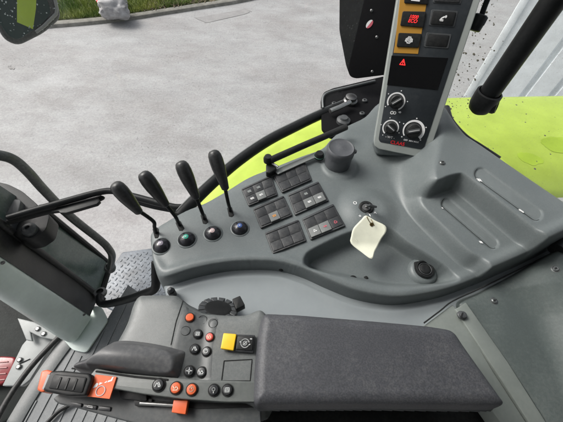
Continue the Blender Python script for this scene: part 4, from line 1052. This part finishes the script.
for k, pts in enumerate([[(437, -14), (462, -12), (459, 3), (434, 2)], [(433, 11), (456, 12.5), (452.5, 26), (430, 24.5)], [(428, 34), (449.5, 35.5), (446.5, 47.5), (425, 46)]]):
    fr2 = [(pts[0][0] - 1.5, pts[0][1] - 1.5), (pts[1][0] + 2, pts[1][1] - 1.2), (pts[2][0] + 1.6, pts[2][1] + 1.2), (pts[3][0] - 1.5, pts[3][1] + 1)]
    sur = qslab('button_surround', fr2, .0024, .002, M_dgrey if k < 3 else M_face, dp, .0005, 1, rr=1.5)
    bt = qslab('push_button', pts, .0046 if k < 2 else .0034, .003, M_sw if k == 0 else M_blk, dp, .001, 2, rr=1.6)
    c = sum((Q(*p, .0049) for p in pts), Vector()) / 4
    if k == 1:
        b = bmesh.new()
        for poly in ([(-.010, -.006), (.001, -.006), (.003, -.0045), (-.004, -.0025), (.004, .002), (.006, .006), (.000, .005), (-.006, .0005)], [(.0035, .007), (.008, .0085), (.0095, .004), (.007, .000), (.005, .002)], [(-.008, -.0085), (.002, -.0085), (.002, -.007), (-.008, -.007)]):
            prism_bm([c + xd_ * p[0] * .8 + yd_ * p[1] * .8 for p in poly], -pn * .0003, 0, bm=b)
        bmobj('symbol', b, M_white, bt, False)
scr = qslab('display_screen', [(391.5, 55.5), (448, 58), (437.5, 90), (387, 85)], .0022, .002, M_scr, dp, .0004, 1)
c = Q(402.8, 62.5, .0026)
strokes('warning_light', [[(-.0065, -.0055), (0, .007), (.0065, -.0055), (-.0065, -.0055)], [(0, .003), (0, -.001)], [(0, -.003), (0, -.0035)]], (c, xd_, yd_, pn), .0019, M_redl, scr)
# dials
def dial(cx, cy, r, ring_a, parent, lab, big=False, ang=-40):
    c = Q(cx, cy, .0014)
    k = bmobj('dial_knob', lathe_bm(c, pn, [(r * .86, 0), (r * .84, .004), (r * .78, .006), (r * .70, .0125), (r * .62, .0138), (0, .0138)], 36), M_blk, parent); k['label'] = lab
    a = math.radians(ang); d = xd_ * math.cos(a) + yd_ * math.sin(a); s_ = pn.cross(d)
    bmobj('pointer_ridge', quad_bm(c + pn * .013, d, s_, pn, -r * .62, r * .66, r * .20, r * .17, .0035), M_dgrey, k)
    bmobj('pointer_mark', quad_bm(c + pn * .0166, d, s_, pn, -r * .55, r * .55, r * .045, r * .05, .0003), flatm('pointer_grey', (.5, .5, .5), .5), k)
    rr_ = r * (1.0 if not big else 1.06)
    pts = [c + pn * .0006 + (xd_ * math.cos(math.radians(t)) + yd_ * math.sin(math.radians(t))) * rr_ for t in np.linspace(ring_a[0], ring_a[1], 40)]
    b = bmesh.new(); w_ = r * (.085 if not big else .17)
    prev = None
    for j, t in enumerate(np.linspace(ring_a[0], ring_a[1], 40)):
        u = xd_ * math.cos(math.radians(t)) + yd_ * math.sin(math.radians(t)); ww = w_ * (1 if not big else (.35 + .65 * j / 39))
        v = (b.verts.new(c + pn * .0007 + u * (rr_ - ww)), b.verts.new(c + pn * .0007 + u * (rr_ + ww)), b.verts.new(c + pn * .0013 + u * (rr_ + ww)), b.verts.new(c + pn * .0013 + u * (rr_ - ww)))
        if prev:
            for q in range(4): b.faces.new((prev[q], prev[(q + 1) % 4], v[(q + 1) % 4], v[q]))
        prev = v
    bmobj('scale_ring', b, M_white, k, False)
    for t in np.linspace(ring_a[0], ring_a[1], 5):
        u = xd_ * math.cos(math.radians(t)) + yd_ * math.sin(math.radians(t))
        bmobj('scale_dot', lathe_bm(c + u * r * 1.34, pn, [(r * .07, 0), (r * .07, .0008), (0, .0008)], 10), M_white, k)
    return k
rr = (Q(404.5, 101) - Q(396, 101)).length
d1_ = dial(396, 101.5, rr, (-60, 215), dp, 'upper dial with a thin white ring', ang=40)
d2_ = dial(390.5, 127.8, rr * .93, (-20, 235), dp, 'lower left dial with a thin white ring', ang=150)
d3_ = dial(413.2, 130.6, rr * 1.12, (220, -40), dp, 'lower right dial with a broad white wedge ring', True, ang=200)
fr2 = lambda x, y: (Q(x, y, .0016), xd_, yd_, pn)
strokes('fan_symbol', [circ(-.003, 0, .0035, 10), circ(.004, .0005, .0032, 10)], fr2(393, 112.8), .002, M_white, dp)
strokes('fan_symbol', [circ(0, 0, .0018, 8)], fr2(400, 112.2), .0016, M_white, dp)
text_on('lettering', '- WT -', Q(390, 137.3, .0016), xd_, pn, .0085, M_white, dp); text_on('lettering', 'OFF  MIN MAX', Q(411, 141, .0016), xd_, pn, .0060, M_white, dp)
text_on('brand_lettering', 'CLAAS', Q(397.5, 143.2, .0016), xd_, pn, .0125, M_redp, dp)

# ---- black plate behind the post
bp2 = thing('mounting_plate', D(372, 70, 1.0), 'flat black mounting plate with a red and white oval spot left of the display post', 'plate')
mo2 = P(350, 78, 2.0) + Vector((0, .05, 0)); mn2 = (CP - mo2); mn2.normalize()
def Q2(x, y, off=0): return PLN(x, y, mo2 + mn2 * off, mn2)
bmobj('plate_body', prism_bm([Q2(x, y) for x, y in rnd([(340, -60), (339.3, 30), (346, 65), (350, 76.5), (356, 78.5), (400, 73), (425, -60)], 3)], -mn2 * .012, .003, 3), flatm('matt_black_plate', (.006, .006, .007), .7, spec=.15), bp2)
for x, y, r in [(371.5, 10.5, .0045), (376.8, 37, .0045), (372.2, 71.5, .0045)]:
    bmobj('rivet', lathe_bm(Q2(x, y), mn2, [(r, -.001), (r, .001), (r * .6, .0025), (0, .003)], 16), M_dsteel, bp2)
oc = Q2(369.5, 24); ox = (Q2(374, 19) - Q2(366, 29)).normalized(); oy = mn2.cross(ox)
for nm, half, mt in (('oval_spot', 1, M_white), ('oval_spot', -1, M_pink)):
    pts = [oc + ox * math.cos(t) * .0135 + oy * math.sin(t) * .0085 for t in (np.linspace(0, math.pi, 14) if half > 0 else np.linspace(math.pi, 2 * math.pi, 14))]
    bmobj(nm, prism_bm([p + mn2 * .0012 for p in pts], -mn2 * .002, 0), mt, bp2)

# ================================================================== ARMREST AND CONTROL POD
AZ = 2.05
ar = thing('armrest', P(380, 370, 1.95), 'long padded grey vinyl armrest lid along the bottom of the photo', 'armrest')
arm_pts = [(262, 315), (266, 311.5), (300, 313), (360, 318), (430, 324.5), (452, 328), (458, 332), (466, 344), (508, 402), (507, 405), (498, 405.5), (380, 404), (257, 404.5), (254, 400), (255, 372), (258, 335)]
W_arm = [tuple(P(x, y, AZ).xy) for x, y in rnd(arm_pts, 4, 3)]
def Harm(X, Y):
    e = sdf(W_arm, X, Y); R_ = .017; q = np.clip(1 - e / R_, 0, 1)
    H = AZ - R_ * (1 - np.sqrt(np.clip(1 - (q * .96) ** 2, 0, 1)))
    H = H + .0012 * np.sin(X * 14 + 1) * np.sin(Y * 22)
    return H - .036 * sstep(-e / .0045)
cush = hf_mesh('armrest_cushion', Harm, (-.05, .40, .02, .19), .0011, M_arm, ar, cut=lambda X, Y: sdf(W_arm, X, Y) > -.005)
bmobj('lower_piping', tube_bm([Vector((x, y, AZ - .0455)) for x, y in W_arm + W_arm[:1]], .0052, 10, cap=False), M_podd, ar)
slab('armrest_base', [(262, 322), (440, 334), (496, 402), (420, 405), (262, 404)], AZ - .046, .10, M_podd, ar, .006, 3, rr=4)

pod = thing('control_pod', P(190, 350, 1.95), 'grey control pod with push buttons and dark hand rest left of the armrest', 'control pod')
PZ = 2.025
pod_out = [(124, 322), (131, 302), (137, 294), (146, 293), (172, 293.5), (180, 297), (190, 305), (203, 311), (222, 313.5), (245, 313.5), (262, 309), (270, 330), (266, 402), (240, 400), (180, 396), (120, 388), (100, 374), (108, 352)]
W_po = wpoly(pod_out, PZ, 6)
vx = [P(178, 296, PZ), P(166, 380, PZ)]; vd = (vx[1] - vx[0]).normalized(); vn = Vector((-vd.y, vd.x, 0)); vn = vn if vn.x > 0 else -vn
def Hpod(X, Y):
    s_ = (X - vx[0].x) * vn.x + (Y - vx[0].y) * vn.y          # distance to the right of the crease
    H = PZ + .008 * np.exp(-((s_ + .0) / .030) ** 2) * 0
    H = H - .10 * np.maximum(-s_, 0) ** 1.25                    # left shoulder falls away
    H = H - .16 * np.clip(s_, 0, .05) * sstep(s_ / .05) * .6 + .004 * sstep((s_ - .05) / .02)
    e = sdf(W_po, X, Y)
    H = H - .010 * np.exp(-np.maximum(e, 0) / .006) - .12 * sstep(-e / .012)
    return H
podm = hf_mesh('pod_shell', Hpod, (-.36, .02, .0, .24), .0011, M_pod, pod, cut=lambda X, Y: sdf(W_po, X, Y) > -.0125)
M_plate = plastic('pod_plate_shade', (0.072, 0.08, 0.083), .42, 900, .12, .12)  # darker than the pod: real tone difference plus painted shade of the hollow
plate = decal('shaded_button_plate', [(186, 303.5), (203, 312), (219, 314.5), (213, 345), (211, 378), (170, 376), (172, 350), (178, 326)], podm, pod, M_plate, .0008)
plate['label'] = 'button plate darkened by its own tone and painted-in shade'
M_btn = plastic('button_black', (.016, .018, .022), .3, 900, .05, .08)
def pbtn(x, y, r, mat, sym, surf=None, parent=None, hgt=.0048, sqx=1.0, tilt=None):
    o, n = on(surf or podm, x, y); n = (n + UPV).normalized() if tilt is None else tilt
    o = o + UPV * .0006; R_ = r
    bz_ = bmobj('button_ring', lathe_bm(o, n, [(R_ * 1.18, -.001), (R_ * 1.18, .0012), (R_ * 1.0, .0018), (R_ * .96, .0006), (0, .0006)], 28), M_seam, parent or pod)
    k = bmobj('push_button', lathe_bm(o, n, [(R_ * .96, 0), (R_ * .95, hgt * .6), (R_ * .84, hgt * .95), (R_ * .70, hgt), (0, hgt * .93)], 28), mat, bz_)
    if sym:
        c = o + n * (hgt * .97 + .0001)
        mt = flatm('dull_white', (.5, .52, .52), .6) if mat is M_btn else flatm('pale_orange', (.95, .55, .4), .6)
        S = {'b': [[(-.5, -.5), (.5, -.5), (.5, .4), (-.5, .4), (-.5, -.5)], [(-.2, -.5), (-.2, .1), (.2, .1), (.2, -.5)]], 'c': [circ(0, 0, .5, 14), [(0, .1), (0, .7)]], 's': [circ(0, 0, .25, 8), [(-.7, 0), (-.35, 0)], [(.35, 0), (.7, 0)], [(0, .35), (0, .7)], [(0, -.35), (0, -.7)]],
             'a': [[(-.6, -.4), (-.2, .5), (.1, -.2)], [(.1, .5), (.6, -.4)], [(.1, -.4), (.6, -.4)]], 'w': [[(-.6, .3), (-.2, -.3), (.2, .3), (.6, -.3)], [(-.5, -.5), (.5, -.5)]], 'p': [circ(0, .1, .35, 10), [(0, -.25), (0, -.7)]]}[sym]
        xd = Vector((1, .1, 0)).normalized(); xd = (xd - n * xd.dot(n)).normalized(); yd = n.cross(xd)
        strokes('symbol', [[(a * R_ * .8, b_ * R_ * .8) for a, b_ in pl] for pl in S], (c, xd, yd, n), R_ * .16, mt, k)
    return bz_
RB = .0072
for x, y, r, m_, s_, lab in [(190, 318, RB * 1.03, M_org, None, 'orange top button'), (198, 334.5, RB, M_btn, 'b', None), (210, 337.5, RB * .95, M_red, 'w', 'dull red button'), (195, 349.5, RB * 1.05, M_btn, 'a', None), (207, 352, RB, M_btn, 'c', None), (189.5, 371.5, RB * 1.08, M_btn, 's', None), (202, 372.5, RB * 1.05, M_btn, 'w', None)]:
    k = pbtn(x, y, r, m_, s_, podm)
    if lab: k['label'] = lab
for x, y in [(202.5, 320), (213, 323.5), (185.5, 331)]:
    o, n = on(podm, x, y); o += UPV * .0009; r = RB * 1.05
    bmobj('blank_outline', tube_bm([o + Vector((math.cos(a) * r, math.sin(a) * r, 0)) for a in np.linspace(0, 6.2832, 30)], .0005, 6, cap=False), M_seam, pod)
# small printed symbols above the buttons
o, n = on(podm, 207, 310.8)
strokes('symbol', [[(-.011, .0045), (-.0065, .0045), (-.009, -.003)], [(-.002, -.001), (0, -.004), (.002, -.001), (-.002, -.001)], [(.0125, -.001), (.0085, -.003), (.010, -.0075), (.0135, -.007)]], (o + UPV * .0012, Vector((1, 0, 0)), Vector((0, 1, 0)), UPV), .0016, M_white, pod)
# yellow guard and black switch
o, n = on(podm, 245, 344)
kz = o.z
sw = slab('guarded_switch', [(229, 334), (255, 335), (253.5, 353), (227, 351)], kz + .0075, .012, M_btn, pod, .0015, 3, rr=1)
slab('switch_face', [(237, 335.5), (253.5, 336.2), (252.5, 350.5), (236, 349.5)], kz + .0095, .004, M_blk, sw, .0012, 2, rr=1)
slab('yellow_guard', [(223.5, 333), (236.5, 334), (233.5, 350.5), (220.5, 348.5)], kz + .0125, .007, M_yel, sw, .0013, 3, rr=1)
c = P(245, 343.3, kz + .0098)
strokes('symbol', [circ(0, 0, .0068, 22, 20, 340), circ(0, 0, .003, 12), [(-.003, -.003), (.003, .003)], [(-.0085, .001), (-.006, .003)], [(.0085, -.001), (.006, -.003)], [(.008, .0075), (.0105, .0075)]], (c, Vector((1, 0, 0)), Vector((0, 1, 0)), UPV), .0015, flatm('soft_white', (.65, .66, .66), .6), sw)
surf_line([(224, 361), (252, 359.5), (250, 381), (221.5, 381), (224, 361)], podm, M_seam, pod, 'cover_outline', .0008)
surf_line([(183, 301), (176, 322), (171, 345)], podm, M_seam, pod, 'shell_seam', .0007)
# front strip with five buttons
strip_pts = [(96, 368), (120, 373), (160, 376.5), (200, 380), (258, 381.5), (259, 402), (225, 402), (182, 399), (140, 393.5), (110, 388), (84, 383)]
strip = slab('front_strip', strip_pts, PZ + .006, .03, M_strip, pod, .0045, 4, rr=2)
for x, y, r, m_, s_ in [(159, 385.2, .0086, M_btn, 'a'), (176.3, 388.2, .0082, M_org, 'w'), (192, 389.8, .0080, M_org, 'c'), (214, 390.3, .0078, M_btn, 'p'), (227.5, 390.3, .0078, M_btn, 'b')]:
    pbtn(x, y, r, m_, s_, strip, pod, .005)
# lower body: dark channel with the slider
slab('lower_body', [(52, 399), (60, 393), (100, 388), (140, 391), (260, 398), (262, 436), (240, 438), (185, 436), (120, 420), (76, 408), (58, 404)], PZ - .022, .06, M_podd, pod, .008, 5, rr=4)
slab('slider_channel', [(136, 399), (180, 402.5), (256, 404), (256, 407.5), (200, 409), (140, 406)], PZ - .0205, .003, M_blk, pod, .0008, 1, rr=1)
sl_ = tag(slab('slider_track', [(133, 398), (152, 399), (152, 407), (135, 406)], PZ - .016, .006, M_blk, pod, .0015, 2, rr=1))
bmobj('slider_rod', tube_bm([P(x, y, PZ - .014) for x, y in [(140, 403.3), (160, 404.5), (176, 405.5)]], .0028, 12), M_steel, pod)
slab('slider_handle', [(173.5, 400), (188, 400.5), (185.5, 414.5), (171.5, 412.5)], PZ - .004, .014, M_org, pod, .002, 3, rr=1)['label'] = 'orange slider tab'
for q in ([(70, 402), (82, 403.5), (81, 407.5), (71, 406)], [(84, 404), (97, 405.5), (96, 410), (83, 408)], [(99, 405.8), (111, 407), (110, 411.5), (98, 410.2)]):
    k = slab('thumb_button', q, PZ - .0195, .004, M_btn, pod, .001, 2, rr=1)
o = P(90, 407, PZ - .0192); strokes('symbol', [[(-.004, 0), (.004, 0)], [(-.003, .001), (.003, .001)]], (o, Vector((1, -.1, 0)).normalized(), Vector((.1, 1, 0)).normalized(), UPV), .0018, M_white, pod)
# tray behind the drive lever, dark notch
slab('lever_well', [(118, 388), (146, 391.5), (147, 401), (120, 399)], PZ - .012, .02, M_blk, pod, .003, 2, rr=2)
# hand rest: padded dark dome
hr_px = [(71, 366), (76, 361), (92, 355), (106, 345), (112, 341), (124, 339.5), (150, 342), (176, 347), (184.5, 349.5), (186, 353), (183, 366), (178.5, 378), (170, 378.5), (140, 375.5), (110, 371), (80, 368.5)]
W_h = wpoly(hr_px, PZ + .004, 6)
dome_in = wpoly([(88, 363), (100, 354), (112, 347), (128, 345), (150, 348), (168, 353), (172, 366), (166, 373), (140, 371), (110, 367), (92, 365)], PZ + .014, 6); hc = P(120, 356, PZ + .02)
def Hrest(X, Y):
    e = sdf(W_h, X, Y); H = np.full(X.shape, PZ + .003)
    a = sdf(W_h, X, Y); b_ = sdf(dome_in, X, Y); t = np.where(b_ >= 0, 1, np.where(a <= 0, 0, a / (a - b_ + 1e-9)))
    H = H + .011 * sstep(t) + .016 * np.exp(-((X - hc.x) / .075) ** 2 - ((Y - hc.y) / .022) ** 2) * sstep(t)
    return H - .006 * np.exp(-np.maximum(e, 0) / .004) - .05 * sstep(-e / .006)
rest = hf_mesh('hand_rest', Hrest, (-.42, -.10, .0, .20), .0011, M_rest, pod, cut=lambda X, Y: sdf(W_h, X, Y) > -.0065)
surf_line([(72, 368.5), (100, 372), (135, 377), (168, 380)], strip, M_seam, pod, 'rest_gap', .0015, .0005)
# drive lever with orange end, sticker
dl = thing('drive_lever', P(68, 383, 2.0), 'black drive lever with an orange end cap at the front of the pod', 'lever')
lz = PZ + .018
slab('lever_body', [(50, 371), (62, 370.5), (90, 373.5), (92, 379), (85.5, 396), (68, 396.5), (44, 391.5), (42, 388)], lz, .030, M_blk, dl, .0045, 4, rr=3)
slab('lever_pad', [(54, 374), (87, 377.6), (82, 393), (48, 388.5)], lz + .0015, .003, M_blkm, dl, .0012, 2, rr=2)
for k in range(3):
    u = k / 3; slab('grip_ridge', [(60 + k * 8, 377 + k * .8), (62 + k * 8, 377.2 + k * .8), (57.5 + k * 8, 389 + k * .8), (55.5 + k * 8, 388.8 + k * .8)], lz + .0026, .002, M_blk, dl, .0006, 1)
slab('orange_end_cap', [(41, 371), (47, 369.5), (53, 371.5), (45, 391.5), (41, 392.5), (36.5, 390)], lz - .003, .026, M_org, dl, .004, 4, rr=2)
slab('cap_rim', [(47.5, 374), (50.5, 374.5), (44, 390), (41.5, 389.2)], lz + .0002, .004, flatm('grey_rim', (.3, .3, .3), .4), dl, .0008, 1)
stk = slab('orange_sticker', [(95.5, 374.5), (116.5, 377), (109.5, 399), (87, 396.5)], PZ + .0088, .003, flatm('sticker_orange', (.80, .13, .03), .45), pod, .0002, 1)
sd_x = (P(116, 377, PZ) - P(95.5, 374.5, PZ)).normalized(); sd_y = (P(95.5, 374.5, PZ) - P(87, 396.5, PZ)); sd_y = (sd_y).normalized()
c = P(100.6, 391, PZ + .0091); strokes('symbol', [circ(0, 0, .0065, 24)], (c, sd_x, sd_y, UPV), .0011, M_white, stk)
b = bmesh.new()
c = P(103.5, 383.6, PZ + .0092)
for poly in ([(-.018, -.005), (-.0105, -.004), (-.0095, .001), (-.0135, .0035), (-.017, .000)], [(-.008, -.002), (-.001, .0005), (-.008, .003)], [(.001, .000), (.006, .003), (.006, -.0005)], [(.0075, -.0005), (.0165, .0), (.0170, .0075), (.0140, .007), (.013, .003), (.0085, .0025)]):
    prism_bm([c + sd_x * (p[0] * .72 - .0005) + sd_y * (p[1] * .8 + .0005 + p[0] * .25) for p in poly], UPV * -.0002, 0, bm=b)
bmobj('symbol', b, M_white, stk, False)

# ---- rotary wheel half hidden behind the pod, and the block next to it
rw = thing('rotary_wheel', P(217, 305, 1.93), 'black ribbed rotary wheel showing behind the top edge of the pod', 'rotary wheel')
rc = P(218, 310.5, 1.945); rx = (P(236, 306, 1.965) - P(196, 306, 1.965)); rrd = rx.length / 2 * .98; wa = Vector((.1, .62, .78)).normalized(); wx = Vector((1, 0, 0)); wx = (wx - wa * wx.dot(wa)).normalized(); wy = wa.cross(wx)
b = lathe_bm(rc, wa, [(rrd, -.035), (rrd, -.003), (rrd * .95, .001), (rrd * .68, .0062), (rrd * .6, .0068), (0, .0070)], 48); wheel = bmobj('wheel', b, M_blk, rw)
b = bmesh.new()
for k in range(14):
    a = 2 * math.pi * (k + .5) / 14; u = wx * math.cos(a) + wy * math.sin(a); s_ = wa.cross(u)
    prism_bm([rc + u * rrd * q + s_ * e * rrd + wa * .0060 for q, e in ((.66, -.125), (1.02, -.195), (1.02, .195), (.66, .125))], wa * -.022, .0016, 3, b)
bmobj('wheel_ribs', b, M_dgrey, wheel)
for k, (x, y) in enumerate([(205, 298), (219, 297.5), (226, 301)]):
    strokes('wheel_digit', [[(-.002, .004), (.002, .004), (-.001, -.004)] if k == 2 else circ(0, 0, .0035, 10)], (rc + wa * .004 + (wx * (k - 1) * .5 + wy * .6) * rrd * .9, wx, wy, wa), .0012, M_dsteel, wheel)
slab('wheel_lever', [(232, 299), (240, 295.5), (245, 305), (236, 309.5)], 1.975, .022, M_blk, rw, .002, 3, rr=1)
kn = thing('small_black_knob', P(171, 290, 1.92), 'tiny black ribbed knob between the pod and the console lip', 'knob')
o = P(171, 291, 1.94)
bmobj('knob_base', lathe_bm(o, UPV, [(.008, -.02), (.008, 0), (.005, .002), (0, .002)], 18), M_blk, kn)
bmobj('knob_head', lathe_bm(o + UPV * .002, UPV, [(.004, 0), (.0065, .002), (.0055, .007), (.003, .010), (0, .0105)], 14), M_dgrey, kn)

# ---- support below, seen at the bottom edge
tag(slab('seat_bracket', [(232, 414), (260, 412), (300, 406), (470, 402), (500, 405), (560, 470), (225, 470)], 1.86, .04, M_blk, None, .01, 3), 'black support plate under the pod and armrest at the bottom edge', 'support plate')
tag(bmobj('floor_cable', tube_bm(catmull([P(x, y, FZ + .012) for x, y in [(46, 424), (58, 412), (68, 406), (80, 400)]], 5), .006, 10), M_blk), 'black cable lying on the ribbed floor under the drive lever', 'cable')

# ================================================================== UNSEEN CAB ROOF AND ADDED LIGHT BLOCKERS ROUND THE VIEWER
M_unseen = plastic('unseen_roof_and_blockers', (.20, .21, .21), .8, 200, .3, .05)
tag(bmobj('unseen_roof', box_bm(-.58, 1.3, -1.3, .55, 3.10, 3.18, .02), M_unseen), kind='structure')  # out of view; edges pulled in to let more light reach the left

tag(bmobj('rear_light_blocker', box_bm(-.85, 1.3, -.70, -.63, 1.30, 3.09, .02), M_unseen), kind='structure')  # added out of view to block light, standing in for the operator's body
tag(bmobj('back_light_blocker', box_bm(1.32, 1.38, -.95, .35, 1.30, 3.09, .02), M_unseen), kind='structure')  # added out of view to cut light from the tractor's rear
